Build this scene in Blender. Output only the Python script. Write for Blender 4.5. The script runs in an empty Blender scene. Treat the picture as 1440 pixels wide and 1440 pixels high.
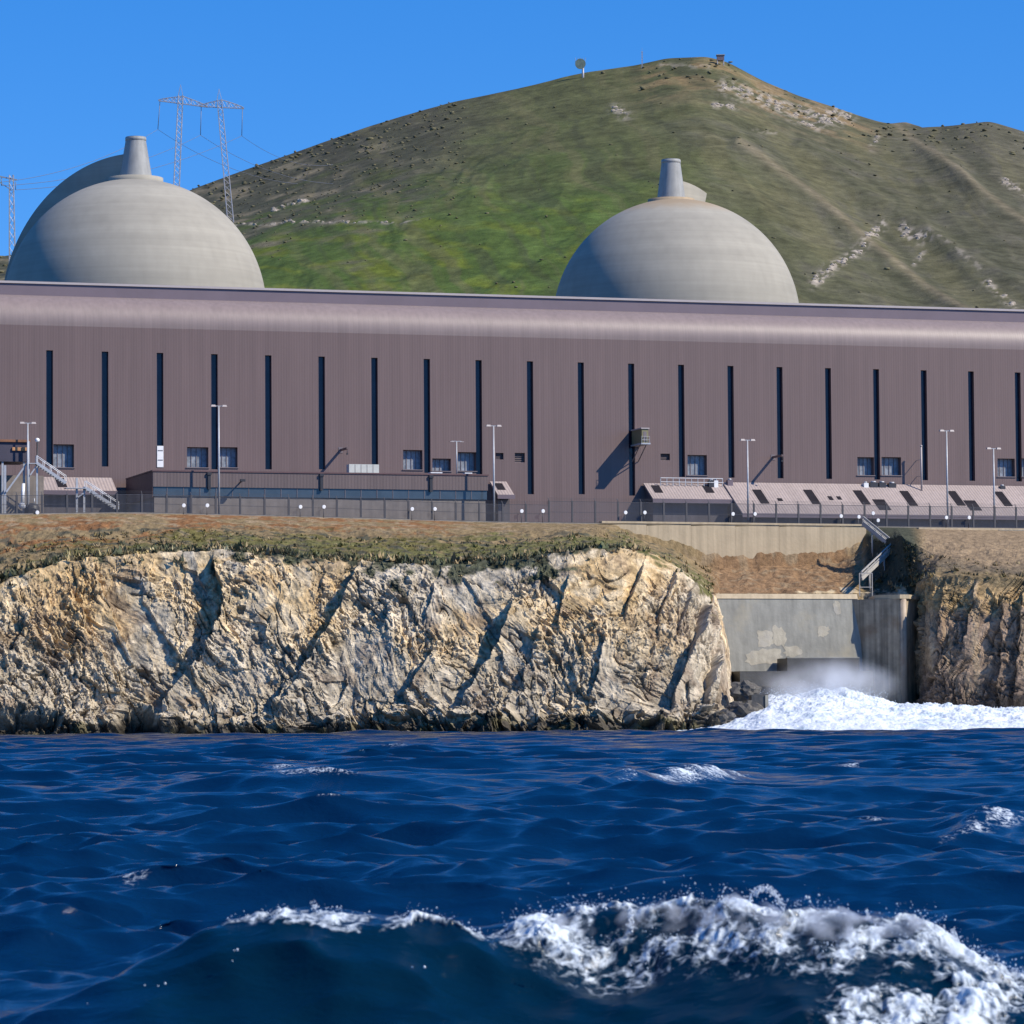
import bpy, math, random
import numpy as np
from mathutils import Vector, Matrix

random.seed(7)
RNG = np.random.default_rng(11)
rad = math.radians
scene = bpy.context.scene
COL = scene.collection

# ------------------------------------------------------------------ camera geometry
F = 5200.0                      # focal length in pixels of a 1440 px frame
CAM = Vector((0.0, 0.0, 2.5))
PITCH = math.atan(285.0 / F)
ROLL = rad(-0.4)
RM = (Matrix.Rotation(math.pi / 2 + PITCH, 3, 'X') @ Matrix.Rotation(ROLL, 3, 'Z'))
RN = np.array(RM)

def ray(px, py):
    return RM @ Vector(((px - 720.0) / F, (720.0 - py) / F, -1.0))

def P(px, py, Y):
    """world point at depth Y seen at photograph position px, py"""
    d = ray(px, py)
    return CAM + d * (Y / d.y)

def project(X, Y, Z):
    q = np.stack([X - CAM.x, Y - CAM.y, Z - CAM.z], 0).reshape(3, -1)
    c = RN.T @ q
    px = 720 + F * c[0] / (-c[2])
    py = 720 - F * c[1] / (-c[2])
    return px.reshape(np.shape(X)), py.reshape(np.shape(X))

TH = math.atan(0.312)
UX = Vector((math.cos(TH), math.sin(TH), 0)); NV = Vector((math.sin(TH), -math.cos(TH), 0))
O = Vector((0.0, 590.0, 0.0))

def B(px, py, off=0.0):
    """(u, z) on the plane parallel to the turbine hall front, off metres before it"""
    d = ray(px, py)
    a = (O + NV * off - CAM).dot(NV) / d.dot(NV)
    p = CAM + d * a
    return (p - O).dot(UX), p.z

def W(u, off, z):
    return O + UX * u + NV * off + Vector((0, 0, z))

SUN_AZ, SUN_EL = rad(67), rad(41)
SUN = Vector((math.sin(SUN_AZ) * math.cos(SUN_EL), -math.cos(SUN_AZ) * math.cos(SUN_EL), math.sin(SUN_EL)))

# ------------------------------------------------------------------ numpy noise
_G = np.array([[1,1,0],[-1,1,0],[1,-1,0],[-1,-1,0],[1,0,1],[-1,0,1],[1,0,-1],[-1,0,-1],[0,1,1],[0,-1,1],[0,1,-1],[0,-1,-1],
               [1,1,0],[-1,1,0],[0,-1,1],[0,-1,-1]], dtype=np.float32)

def _h(ix, iy, iz, seed):
    h = (ix.astype(np.int64) * 374761393 + iy.astype(np.int64) * 668265263 + iz.astype(np.int64) * 2147483647 + seed * 974634777) & 0xFFFFFFFF
    h = ((h ^ (h >> 13)) * 1274126177) & 0xFFFFFFFF
    h = ((h ^ (h >> 16)) * 2246822519) & 0xFFFFFFFF
    return (h ^ (h >> 15)) & 15

def noise(x, y, z=None, seed=0):
    x = np.asarray(x, dtype=np.float64); y = np.asarray(y, dtype=np.float64)
    flat = z is None
    xi = np.floor(x); yi = np.floor(y)
    xf = x - xi; yf = y - yi
    u = xf**3 * (xf * (xf * 6 - 15) + 10); v = yf**3 * (yf * (yf * 6 - 15) + 10)
    if flat:
        zi = np.zeros_like(xi); zf = zi; zs = (0,)
    else:
        z = np.asarray(z, dtype=np.float64); zi = np.floor(z); zf = z - zi
        w = zf**3 * (zf * (zf * 6 - 15) + 10); zs = (0, 1)
    r = []
    for k in zs:
        q = []
        for j in (0, 1):
            e = []
            for i in (0, 1):
                g = _G[_h(xi + i, yi + j, zi + k, seed)]
                e.append(g[..., 0] * (xf - i) + g[..., 1] * (yf - j) + g[..., 2] * (zf - k))
            q.append(e[0] + u * (e[1] - e[0]))
        r.append(q[0] + v * (q[1] - q[0]))
    return r[0] if flat else r[0] + w * (r[1] - r[0])

def fbm(x, y, z=None, octs=4, seed=0, gain=0.5, lac=2.03):
    t = 0; a = 1.0; f = 1.0
    for o in range(octs):
        t = t + a * noise(x * f, y * f, None if z is None else z * f, seed + o * 17)
        a *= gain; f *= lac
    return t

def ridged(x, y, z=None, octs=4, seed=0, gain=0.5, lac=2.1):
    t = 0; a = 1.0; f = 1.0
    for o in range(octs):
        t = t + a * (1 - 2 * np.abs(noise(x * f, y * f, None if z is None else z * f, seed + o * 13)))
        a *= gain; f *= lac
    return t

def _r(ix, iy, iz, seed):
    h = (ix.astype(np.int64) * 374761393 + iy.astype(np.int64) * 668265263 + iz.astype(np.int64) * 1442695041 + seed * 974634777) & 0xFFFFFFFF
    h = ((h ^ (h >> 13)) * 1274126177) & 0xFFFFFFFF
    h = ((h ^ (h >> 16)) * 2246822519) & 0xFFFFFFFF
    h = h ^ (h >> 15)
    return (h & 1023) / 1023.0, ((h >> 10) & 1023) / 1023.0, ((h >> 20) & 1023) / 1023.0

def blocks(x, y, z, seed=0, tilt=0.9):
    """fractured stone: every Voronoi cell is its own tilted facet at its own height"""
    xi, yi, zi = np.floor(x), np.floor(y), np.floor(z)
    best = np.full(x.shape, 1e9); val = np.zeros(x.shape)
    for i in (-1, 0, 1):
        for j in (-1, 0, 1):
            for k in (-1, 0, 1):
                cx, cy, cz = xi + i, yi + j, zi + k
                a, b, c = _r(cx, cy, cz, seed)
                dx, dy, dz = x - cx - a, y - cy - b, z - cz - c
                d = dx * dx + dy * dy + dz * dz
                h, tx, tz = _r(cx, cy, cz, seed + 77)
                m = d < best
                best = np.where(m, d, best)
                val = np.where(m, h - 0.5 + tilt * ((tx - 0.5) * dx + (tz - 0.5) * dz), val)
    return val

def sstep(a, b, x):
    t = np.clip((x - a) / (b - a), 0, 1)
    return t * t * (3 - 2 * t)

def lerp(a, b, t):
    return a + (b - a) * t

# ------------------------------------------------------------------ objects
def tag(o, label, cat, group=None, kind=None):
    o['label'] = label
    o['category'] = cat
    if group: o['group'] = group
    if kind: o['kind'] = kind
    return o

def link(o, parent=None):
    COL.objects.link(o)
    if parent is not None: o.parent = parent
    return o

def thing(name, label, cat, loc=(0, 0, 0), rz=0.0, group=None):
    o = bpy.data.objects.new(name, None)
    o.empty_display_size = 0.5
    o.location = loc; o.rotation_euler = (0, 0, rz)
    link(o)
    return tag(o, label, cat, group)

class MB:
    """collects shapes, then links them as ONE mesh object"""
    def __init__(s, org=(0, 0, 0)):
        s.v = []; s.f = []; s.org = Vector(org); s.sm = []
    def _add(s, vs, fs, smooth=False):
        n = len(s.v)
        s.v += [tuple(Vector(v) - s.org) for v in vs]
        s.f += [tuple(i + n for i in f) for f in fs]
        s.sm += [smooth] * len(fs)
        return s
    def box(s, x0, x1, y0, y1, z0, z1):
        x0, x1 = min(x0, x1), max(x0, x1); y0, y1 = min(y0, y1), max(y0, y1); z0, z1 = min(z0, z1), max(z0, z1)
        vs = [(x0,y0,z0),(x1,y0,z0),(x1,y1,z0),(x0,y1,z0),(x0,y0,z1),(x1,y0,z1),(x1,y1,z1),(x0,y1,z1)]
        return s._add(vs, [(0,3,2,1),(4,5,6,7),(0,1,5,4),(1,2,6,5),(2,3,7,6),(3,0,4,7)])
    def hexa(s, b, t):
        """4 bottom and 4 top corners, counter-clockwise seen from above"""
        return s._add(list(b) + list(t), [(0,3,2,1),(4,5,6,7),(0,1,5,4),(1,2,6,5),(2,3,7,6),(3,0,4,7)])
    def quad(s, a, b, c, d):
        return s._add([a, b, c, d], [(0,1,2,3)])
    def tube(s, p, q, r, n=6, r2=None, caps=True):
        p = Vector(p); q = Vector(q); d = (q - p)
        if d.length < 1e-6: return s
        d.normalize(); r2 = r if r2 is None else r2
        a = d.cross(Vector((0,0,1)))
        if a.length < 0.05: a = d.cross(Vector((1,0,0)))
        a.normalize(); b = d.cross(a)
        vs = []
        for k in range(n):
            c = math.cos(2*math.pi*k/n); e = math.sin(2*math.pi*k/n)
            vs.append(p + (a*c + b*e) * r)
        for k in range(n):
            c = math.cos(2*math.pi*k/n); e = math.sin(2*math.pi*k/n)
            vs.append(q + (a*c + b*e) * r2)
        fs = [(k, k+n, (k+1) % n + n, (k+1) % n) for k in range(n)]
        s._add(vs, fs, n > 5)
        if caps:
            s.f += []
            n0 = len(s.v) - 2*n
            s.f.append(tuple(range(n0, n0+n))); s.sm.append(False)
            s.f.append(tuple(reversed(range(n0+n, n0+2*n)))); s.sm.append(False)
        return s
    def bar(s, p, q, w, h, up=(0, 0, 1)):
        """rectangular bar between two points"""
        p = Vector(p); q = Vector(q); d = (q-p).normalized()
        a = d.cross(Vector(up))
        if a.length < 0.05: a = d.cross(Vector((1,0,0)))
        a.normalize(); b = a.cross(d)
        a = a*w/2; b = b*h/2
        vs = [p-a-b, p+a-b, p+a+b, p-a+b, q-a-b, q+a-b, q+a+b, q-a+b]
        return s._add(vs, [(0,1,2,3),(7,6,5,4),(4,5,1,0),(5,6,2,1),(6,7,3,2),(7,4,0,3)])
    def lathe(s, prof, c=(0,0,0), n=32, smooth=True, cap=True):
        c = Vector(c); vs = []
        for r, z in prof:
            for k in range(n):
                a = 2*math.pi*k/n
                vs.append(c + Vector((r*math.cos(a), r*math.sin(a), z)))
        fs = []
        for i in range(len(prof)-1):
            for k in range(n):
                k2 = (k+1) % n
                fs.append((i*n+k, i*n+k2, (i+1)*n+k2, (i+1)*n+k))
        s._add(vs, fs, smooth)
        if cap:
            n0 = len(s.v) - len(vs)
            s.f.append(tuple(n0 + (len(prof)-1)*n + k for k in range(n))); s.sm.append(False)
            s.f.append(tuple(n0 + k for k in reversed(range(n)))); s.sm.append(False)
        return s
    def prism(s, poly, z0, z1):
        n = len(poly)
        vs = [(x, y, z0) for x, y in poly] + [(x, y, z1) for x, y in poly]
        fs = [(k, (k+1) % n, (k+1) % n + n, k+n) for k in range(n)]
        fs += [tuple(reversed(range(n))), tuple(range(n, 2*n))]
        return s._add(vs, fs)
    def build(s, name, mat, parent=None):
        me = bpy.data.meshes.new(name)
        me.from_pydata(s.v, [], s.f)
        me.polygons.foreach_set('use_smooth', s.sm)
        me.materials.append(mat)
        me.update()
        return link(bpy.data.objects.new(name, me), parent)

def grid_mesh(name, X, Y, Z, mat, smooth=True, attrs=None, cols=None, parent=None, wrap=False):
    h, w = X.shape
    n = h * w
    co = np.stack([X, Y, Z], -1).reshape(-1, 3).astype(np.float32)
    idx = np.arange(n, dtype=np.int32).reshape(h, w)
    q = np.stack([idx[:-1, :-1], idx[:-1, 1:], idx[1:, 1:], idx[1:, :-1]], -1).reshape(-1, 4)
    nf = len(q)
    me = bpy.data.meshes.new(name)
    me.vertices.add(n); me.vertices.foreach_set('co', co.ravel())
    me.loops.add(nf * 4); me.loops.foreach_set('vertex_index', q.ravel())
    me.polygons.add(nf)
    me.polygons.foreach_set('loop_start', np.arange(nf, dtype=np.int32) * 4)
    me.polygons.foreach_set('use_smooth', np.full(nf, smooth))
    for k, a in (attrs or {}).items():
        at = me.attributes.new(k, 'FLOAT', 'POINT'); at.data.foreach_set('value', np.ascontiguousarray(a, dtype=np.float32).ravel())
    for k, a in (cols or {}).items():
        at = me.attributes.new(k, 'FLOAT_COLOR', 'POINT')
        c4 = np.ones((n, 4), dtype=np.float32); c4[:, :3] = a.reshape(-1, 3); at.data.foreach_set('color', c4.ravel())
    me.materials.append(mat)
    me.update(calc_edges=True)
    return link(bpy.data.objects.new(name, me), parent)

def soup(name, V, FA, mat, smooth=False, cols=None, parent=None):
    """one mesh from numpy vertices (n,3) and faces (m,k)"""
    me = bpy.data.meshes.new(name)
    n = len(V); nf, k = FA.shape
    me.vertices.add(n); me.vertices.foreach_set('co', V.astype(np.float32).ravel())
    me.loops.add(nf * k); me.loops.foreach_set('vertex_index', FA.astype(np.int32).ravel())
    me.polygons.add(nf); me.polygons.foreach_set('loop_start', np.arange(nf, dtype=np.int32) * k)
    me.polygons.foreach_set('use_smooth', np.full(nf, smooth))
    if cols is not None:
        at = me.attributes.new('Col', 'FLOAT_COLOR', 'POINT')
        c4 = np.ones((n, 4), dtype=np.float32); c4[:, :3] = cols; at.data.foreach_set('color', c4.ravel())
    me.materials.append(mat); me.update(calc_edges=True)
    return link(bpy.data.objects.new(name, me), parent)

# ------------------------------------------------------------------ materials
def nodes_of(m):
    m.use_nodes = True
    nt = m.node_tree
    return nt, nt.nodes, nt.links, nt.nodes['Principled BSDF']

def mk(name, col, rough=0.7, var=0.12, scale=0.6, bump=0.0, metal=0.0, streak=0.0, spec=0.5, tint=None, bscale=None):
    """weathered surface: noise varies the colour, streak adds vertical runs, tint is the stain colour"""
    m = bpy.data.materials.new(name)
    nt, N, L, bs = nodes_of(m)
    tc = N.new('ShaderNodeTexCoord')
    n1 = N.new('ShaderNodeTexNoise'); n1.inputs['Scale'].default_value = scale; n1.inputs['Detail'].default_value = 6; n1.inputs['Roughness'].default_value = 0.65
    L.new(tc.outputs['Object'], n1.inputs['Vector'])
    mp = N.new('ShaderNodeMapRange'); mp.inputs[1].default_value = 0.3; mp.inputs[2].default_value = 0.7
    mp.inputs[3].default_value = 1 - var; mp.inputs[4].default_value = 1 + var
    L.new(n1.outputs['Fac'], mp.inputs[0])
    fac = mp.outputs[0]
    if streak:
        mpp = N.new('ShaderNodeMapping'); mpp.inputs['Scale'].default_value = (1.6, 1.6, 0.05)
        L.new(tc.outputs['Object'], mpp.inputs['Vector'])
        n2 = N.new('ShaderNodeTexNoise'); n2.inputs['Scale'].default_value = 1.0; n2.inputs['Detail'].default_value = 5
        L.new(mpp.outputs[0], n2.inputs['Vector'])
        m2 = N.new('ShaderNodeMapRange'); m2.inputs[1].default_value = 0.35; m2.inputs[2].default_value = 0.68
        m2.inputs[3].default_value = 1 + streak * 0.4; m2.inputs[4].default_value = 1 - streak
        L.new(n2.outputs['Fac'], m2.inputs[0])
        mu = N.new('ShaderNodeMath'); mu.operation = 'MULTIPLY'
        L.new(fac, mu.inputs[0]); L.new(m2.outputs[0], mu.inputs[1]); fac = mu.outputs[0]
    vm = N.new('ShaderNodeVectorMath'); vm.operation = 'SCALE'; vm.inputs[0].default_value = col
    L.new(fac, vm.inputs['Scale'])
    out = vm.outputs[0]
    if tint:
        n3 = N.new('ShaderNodeTexNoise'); n3.inputs['Scale'].default_value = scale * 0.45; n3.inputs['Detail'].default_value = 8; n3.inputs['Roughness'].default_value = 0.6
        L.new(tc.outputs['Object'], n3.inputs['Vector'])
        m3 = N.new('ShaderNodeMapRange'); m3.inputs[1].default_value = 0.52; m3.inputs[2].default_value = 0.66; m3.inputs[4].default_value = 0.6
        L.new(n3.outputs['Fac'], m3.inputs[0])
        mx = N.new('ShaderNodeMix'); mx.data_type = 'RGBA'; mx.inputs[7].default_value = (*tint, 1)
        L.new(m3.outputs[0], mx.inputs[0]); L.new(out, mx.inputs[6]); out = mx.outputs[2]
    L.new(out, bs.inputs['Base Color'])
    bs.inputs['Roughness'].default_value = rough; bs.inputs['Metallic'].default_value = metal
    bs.inputs['Specular IOR Level'].default_value = spec
    if bump:
        bn = N.new('ShaderNodeTexNoise'); bn.inputs['Scale'].default_value = bscale or scale * 6; bn.inputs['Detail'].default_value = 6
        L.new(tc.outputs['Object'], bn.inputs['Vector'])
        bp = N.new('ShaderNodeBump'); bp.inputs['Strength'].default_value = 1.0; bp.inputs['Distance'].default_value = bump
        L.new(bn.outputs['Fac'], bp.inputs['Height']); L.new(bp.outputs[0], bs.inputs['Normal'])
    return m

def mk_panel(name, col, rough, pitch, depth, var=0.07, metal=0.0, spec=0.5):
    """profiled metal sheet: ribs run up the wall, single sheets differ slightly in tone"""
    m = mk(name, col, rough, var * 1.2, 0.05, 0.0, metal, 0.10, spec)
    nt, N, L, bs = nodes_of(m)
    tc = next(n for n in N if n.type == 'TEX_COORD')
    sx = N.new('ShaderNodeSeparateXYZ'); L.new(tc.outputs['Object'], sx.inputs[0])
    d = N.new('ShaderNodeMath'); d.operation = 'DIVIDE'; d.inputs[1].default_value = pitch * 4; L.new(sx.outputs[0], d.inputs[0])
    fl = N.new('ShaderNodeMath'); fl.operation = 'FLOOR'; L.new(d.outputs[0], fl.inputs[0])
    wn = N.new('ShaderNodeTexWhiteNoise'); wn.noise_dimensions = '1D'; L.new(fl.outputs[0], wn.inputs['W'])
    mr = N.new('ShaderNodeMapRange'); mr.inputs[3].default_value = 1 - var; mr.inputs[4].default_value = 1 + var
    L.new(wn.outputs['Value'], mr.inputs[0])
    vm = N.new('ShaderNodeVectorMath'); vm.operation = 'SCALE'
    src = bs.inputs['Base Color'].links[0].from_socket
    L.new(src, vm.inputs[0]); L.new(mr.outputs[0], vm.inputs['Scale']); L.new(vm.outputs[0], bs.inputs['Base Color'])
    d2 = N.new('ShaderNodeMath'); d2.operation = 'MULTIPLY'; d2.inputs[1].default_value = 2 * math.pi / pitch; L.new(sx.outputs[0], d2.inputs[0])
    si = N.new('ShaderNodeMath'); si.operation = 'SINE'; L.new(d2.outputs[0], si.inputs[0])
    bp = N.new('ShaderNodeBump'); bp.inputs['Strength'].default_value = 1; bp.inputs['Distance'].default_value = depth
    L.new(si.outputs[0], bp.inputs['Height']); L.new(bp.outputs[0], bs.inputs['Normal'])
    return m

def mk_attr(name, rough=0.9, scale=1.5, var=0.25, bump=0.1, spec=0.2, bscale=None, stretch=(1, 1, 1), rotx=0.0):
    """colour painted per vertex on the surface, broken up by fine noise"""
    m = bpy.data.materials.new(name)
    nt, N, L, bs = nodes_of(m)
    at = N.new('ShaderNodeAttribute'); at.attribute_name = 'Col'
    tc = N.new('ShaderNodeTexCoord')
    mpp = N.new('ShaderNodeMapping'); mpp.inputs['Scale'].default_value = stretch; mpp.inputs['Rotation'].default_value = (0, rotx, 0)
    L.new(tc.outputs['Object'], mpp.inputs['Vector'])
    n1 = N.new('ShaderNodeTexNoise'); n1.inputs['Scale'].default_value = scale; n1.inputs['Detail'].default_value = 8; n1.inputs['Roughness'].default_value = 0.7
    L.new(mpp.outputs[0], n1.inputs['Vector'])
    mp = N.new('ShaderNodeMapRange'); mp.inputs[1].default_value = 0.3; mp.inputs[2].default_value = 0.7
    mp.inputs[3].default_value = 1 - var; mp.inputs[4].default_value = 1 + var
    L.new(n1.outputs['Fac'], mp.inputs[0])
    vm = N.new('ShaderNodeVectorMath'); vm.operation = 'SCALE'
    L.new(at.outputs['Color'], vm.inputs[0]); L.new(mp.outputs[0], vm.inputs['Scale'])
    L.new(vm.outputs[0], bs.inputs['Base Color'])
    bs.inputs['Roughness'].default_value = rough; bs.inputs['Specular IOR Level'].default_value = spec
    if bump:
        n2 = N.new('ShaderNodeTexNoise'); n2.inputs['Scale'].default_value = bscale or scale * 2; n2.inputs['Detail'].default_value = 9; n2.inputs['Roughness'].default_value = 0.68
        L.new(mpp.outputs[0], n2.inputs['Vector'])
        bp = N.new('ShaderNodeBump'); bp.inputs['Strength'].default_value = 1; bp.inputs['Distance'].default_value = bump
        L.new(n2.outputs['Fac'], bp.inputs['Height']); L.new(bp.outputs[0], bs.inputs['Normal'])
    return m

M = {}
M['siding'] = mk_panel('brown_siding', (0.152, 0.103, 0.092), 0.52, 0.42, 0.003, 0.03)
M['eave'] = mk_panel('eave_sheet', (0.245, 0.188, 0.168), 0.48, 0.42, 0.002, 0.03)  # same metal as the siding, its highlight lightened into the colour
M['fascia'] = mk('roof_fascia', (0.15, 0.115, 0.13), 0.55, 0.08, 0.2)
M['cap'] = mk('roof_cap', (0.40, 0.35, 0.33), 0.5, 0.06, 0.3)
M['glass'] = mk('dark_glass', (0.016, 0.020, 0.038), 0.12, 0.3, 0.4, spec=0.32)
M['pane'] = mk('window_pane', (0.22, 0.24, 0.26), 0.35, 0.45, 1.3)
M['frame'] = mk('window_frame', (0.17, 0.14, 0.14), 0.5, 0.05, 1)
M['white'] = mk('white_paint', (0.78, 0.78, 0.76), 0.5, 0.08, 1.2)
M['mark'] = mk('dark_lettering', (0.12, 0.12, 0.14), 0.6, 0.1, 2)
def mk_dome(name, stain_z=None):
    m = mk(name, (0.315, 0.292, 0.236), 0.88, 0.07, 0.12, 0.015, bscale=0.8)
    nt, N, L, bs = nodes_of(m)
    tc = next(n for n in N if n.type == 'TEX_COORD')
    src = bs.inputs['Base Color'].links[0].from_socket
    # pour lifts: faint horizontal bands, and thin runs of weathering
    last = src
    for sc, lo, hi, amt in (((0.03, 0.03, 0.55), 0.35, 0.65, 0.06), ((0.012, 0.012, 1.6), 0.40, 0.60, 0.03), ((0.55, 0.55, 0.04), 0.42, 0.72, -0.04)):
        mp = N.new('ShaderNodeMapping'); mp.inputs['Scale'].default_value = sc; L.new(tc.outputs['Object'], mp.inputs['Vector'])
        nz = N.new('ShaderNodeTexNoise'); nz.inputs['Scale'].default_value = 1.0; nz.inputs['Detail'].default_value = 4; L.new(mp.outputs[0], nz.inputs['Vector'])
        mr = N.new('ShaderNodeMapRange'); mr.inputs[1].default_value = lo; mr.inputs[2].default_value = hi; mr.inputs[3].default_value = 1 - amt; mr.inputs[4].default_value = 1 + amt
        L.new(nz.outputs['Fac'], mr.inputs[0])
        vm = N.new('ShaderNodeVectorMath'); vm.operation = 'SCALE'; L.new(last, vm.inputs[0]); L.new(mr.outputs[0], vm.inputs['Scale']); last = vm.outputs[0]
    if stain_z is not None:
        sx = N.new('ShaderNodeSeparateXYZ'); L.new(tc.outputs['Object'], sx.inputs[0])
        mp = N.new('ShaderNodeMapping'); mp.inputs['Scale'].default_value = (0.5, 0.5, 0.1); L.new(tc.outputs['Object'], mp.inputs['Vector'])
        nz = N.new('ShaderNodeTexNoise'); nz.inputs['Scale'].default_value = 1.0; nz.inputs['Detail'].default_value = 5; L.new(mp.outputs[0], nz.inputs['Vector'])
        ma = N.new('ShaderNodeMath'); ma.operation = 'MULTIPLY_ADD'; ma.inputs[1].default_value = 1.6; L.new(nz.outputs['Fac'], ma.inputs[0]); L.new(sx.outputs[2], ma.inputs[2])
        mr = N.new('ShaderNodeMapRange'); mr.interpolation_type = 'SMOOTHSTEP'; mr.inputs[1].default_value = stain_z - 3.0; mr.inputs[2].default_value = stain_z - 0.4; mr.inputs[4].default_value = 0.75
        L.new(ma.outputs[0], mr.inputs[0])
        mx = N.new('ShaderNodeMix'); mx.data_type = 'RGBA'; mx.inputs[7].default_value = (0.33, 0.235, 0.13, 1)
        L.new(mr.outputs[0], mx.inputs[0]); L.new(last, mx.inputs[6]); last = mx.outputs[2]
    L.new(last, bs.inputs['Base Color'])
    return m
M['dome'] = mk_dome('dome_concrete')
M['vent'] = mk('vent_metal', (0.30, 0.30, 0.28), 0.6, 0.12, 0.5, streak=0.15)
M['rust'] = mk('rust_stained_concrete', (0.36, 0.27, 0.17), 0.85, 0.2, 0.4)
M['concrete'] = mk('grey_concrete', (0.25, 0.245, 0.21), 0.88, 0.16, 0.35, 0.04, streak=0.16, tint=(0.34, 0.30, 0.21), bscale=2.0)
M['pale_conc'] = mk('pale_concrete', (0.46, 0.37, 0.24), 0.88, 0.10, 0.25, 0.03, streak=0.16, bscale=2.0)
M['dark_conc'] = mk('stained_concrete', (0.36, 0.285, 0.19), 0.88, 0.3, 0.5, 0.05, streak=0.42, tint=(0.27, 0.155, 0.075), bscale=2.0)
M['wet_conc'] = mk('wet_concrete', (0.055, 0.052, 0.045), 0.5, 0.3, 0.5, 0.05, bscale=2.0)
M['skirt'] = mk_panel('pale_roof_sheet', (0.36, 0.295, 0.265), 0.6, 0.5, 0.02, 0.05)
M['annex_top'] = mk_panel('annex_siding', (0.135, 0.10, 0.092), 0.55, 0.5, 0.006, 0.05)
M['band'] = mk('blue_glazing', (0.055, 0.075, 0.095), 0.15, 0.2, 0.3)
M['lowwall'] = mk('light_block_wall', (0.215, 0.185, 0.16), 0.85, 0.18, 0.7, streak=0.15)
M['darkwall'] = mk('dark_base_wall', (0.085, 0.075, 0.08), 0.7, 0.2, 0.5, streak=0.2)
M['maroon'] = mk('maroon_cladding', (0.11, 0.06, 0.06), 0.6, 0.15, 0.6)
M['steel'] = mk('galvanised_steel', (0.42, 0.43, 0.44), 0.5, 0.12, 1.5, metal=0.3)
M['lattice'] = mk('lattice_steel', (0.34, 0.34, 0.37), 0.5, 0.1, 0.4, metal=0.2)
M['fence'] = mk('fence_steel', (0.06, 0.058, 0.062), 0.6, 0.15, 1)
M['wire'] = mk('fence_wire', (0.11, 0.11, 0.12), 0.5, 0.1, 1)
M['cable'] = mk('line_cable', (0.16, 0.17, 0.20), 0.5, 0.05, 1)
M['railing'] = mk('weathered_railing', (0.42, 0.40, 0.36), 0.7, 0.15, 1.5)
M['dark'] = mk('dark_opening', (0.02, 0.018, 0.022), 0.7, 0.2, 1, spec=0.1)
M['black'] = mk('black_steel', (0.03, 0.03, 0.035), 0.5, 0.15, 1)
M['asphalt'] = mk('yard_asphalt', (0.06, 0.058, 0.055), 0.9, 0.2, 0.3)
M['olive'] = mk('olive_paint', (0.20, 0.18, 0.09), 0.6, 0.15, 1)
M['rock'] = mk_attr('cliff_rock', 0.92, 0.9, 0.36, 0.30, 0.15, 1.1)
M['hill'] = mk_attr('hill_grass', 0.95, 0.22, 0.34, 0.5, 0.1, 0.35)
M['scrub'] = mk_attr('scrub_leaves', 0.85, 3.0, 0.3, 0.0, 0.2)
M['mortar'] = mk('repair_mortar', (0.38, 0.345, 0.265), 0.9, 0.22, 0.7, 0.03, streak=0.1, tint=(0.31, 0.30, 0.27))
M['boulder'] = mk('wet_boulder', (0.10, 0.09, 0.075), 0.8, 0.35, 0.8, 0.08, bscale=2.5)

# ================================================================== TERRAIN: hill
RIDGE = np.array([(-700, 420), (-300, 400), (-100, 376), (0, 358), (60, 350), (150, 318), (210, 290), (270, 262), (330, 240), (400, 215), (460, 194),
                  (520, 173), (600, 149), (640, 138), (680, 130), (760, 113), (800, 102), (830, 96), (900, 86), (945, 76), (1000, 74), (1030, 82),
                  (1080, 109), (1130, 131), (1180, 147), (1220, 161), (1250, 170), (1290, 177), (1350, 172), (1400, 167), (1440, 179), (1560, 215),
                  (1800, 250), (2300, 330)], float)
FOOT = 745.0
_rx = np.arange(-2800, 5000, 4.0); _ry = np.interp(_rx, RIDGE[:, 0], RIDGE[:, 1])
def _gs(a, n):
    k = np.exp(-np.linspace(-2.5, 2.5, 2 * n + 1) ** 2); k /= k.sum()
    return np.convolve(np.pad(a, n, 'edge'), k, 'valid')
_ry1 = _gs(_ry, 5); _ry2 = _gs(_ry, 45)

def ridge_depth(px):
    return 1450 + 120 * np.cos((np.asarray(px, float) - 900) / 700.0)

def hill_base(px, t):
    """smooth hill: px = bearing, t = 0 at the foot, 1 on the ridge; returns X, Y, Z"""
    px = np.asarray(px, float); t = np.asarray(t, float)
    Yr = ridge_depth(px)
    k_ = sstep(0.72, 0.98, t)
    py = np.interp(px, _rx, _ry1) * k_ + np.interp(px, _rx, _ry2) * (1 - k_)
    ang = (px - 720) / F
    zr = 2.5 + (1005 - ang * F * math.tan(rad(0.4)) - py) / F * Yr
    Y = FOOT + (Yr - FOOT) * t
    Z = np.where(t <= 1, 30 + (zr - 30) * np.clip(t, 0, 1) ** 1.12 + 0 * t, zr - (zr - 30) * sstep(1.0, 2.2, t) * 0.9)
    return ang * Y, Y, Z

def hill_at(px, py):
    """t on the hill where the sight line px, py meets it"""
    t = np.linspace(0, 1, 900)
    X, Y, Z = hill_base(np.full_like(t, px), t)
    _, q = project(X, Y, Z)
    k = np.argmin(np.abs(q - py))
    return t[k], Vector((X[k], Y[k], Z[k]))

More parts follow.
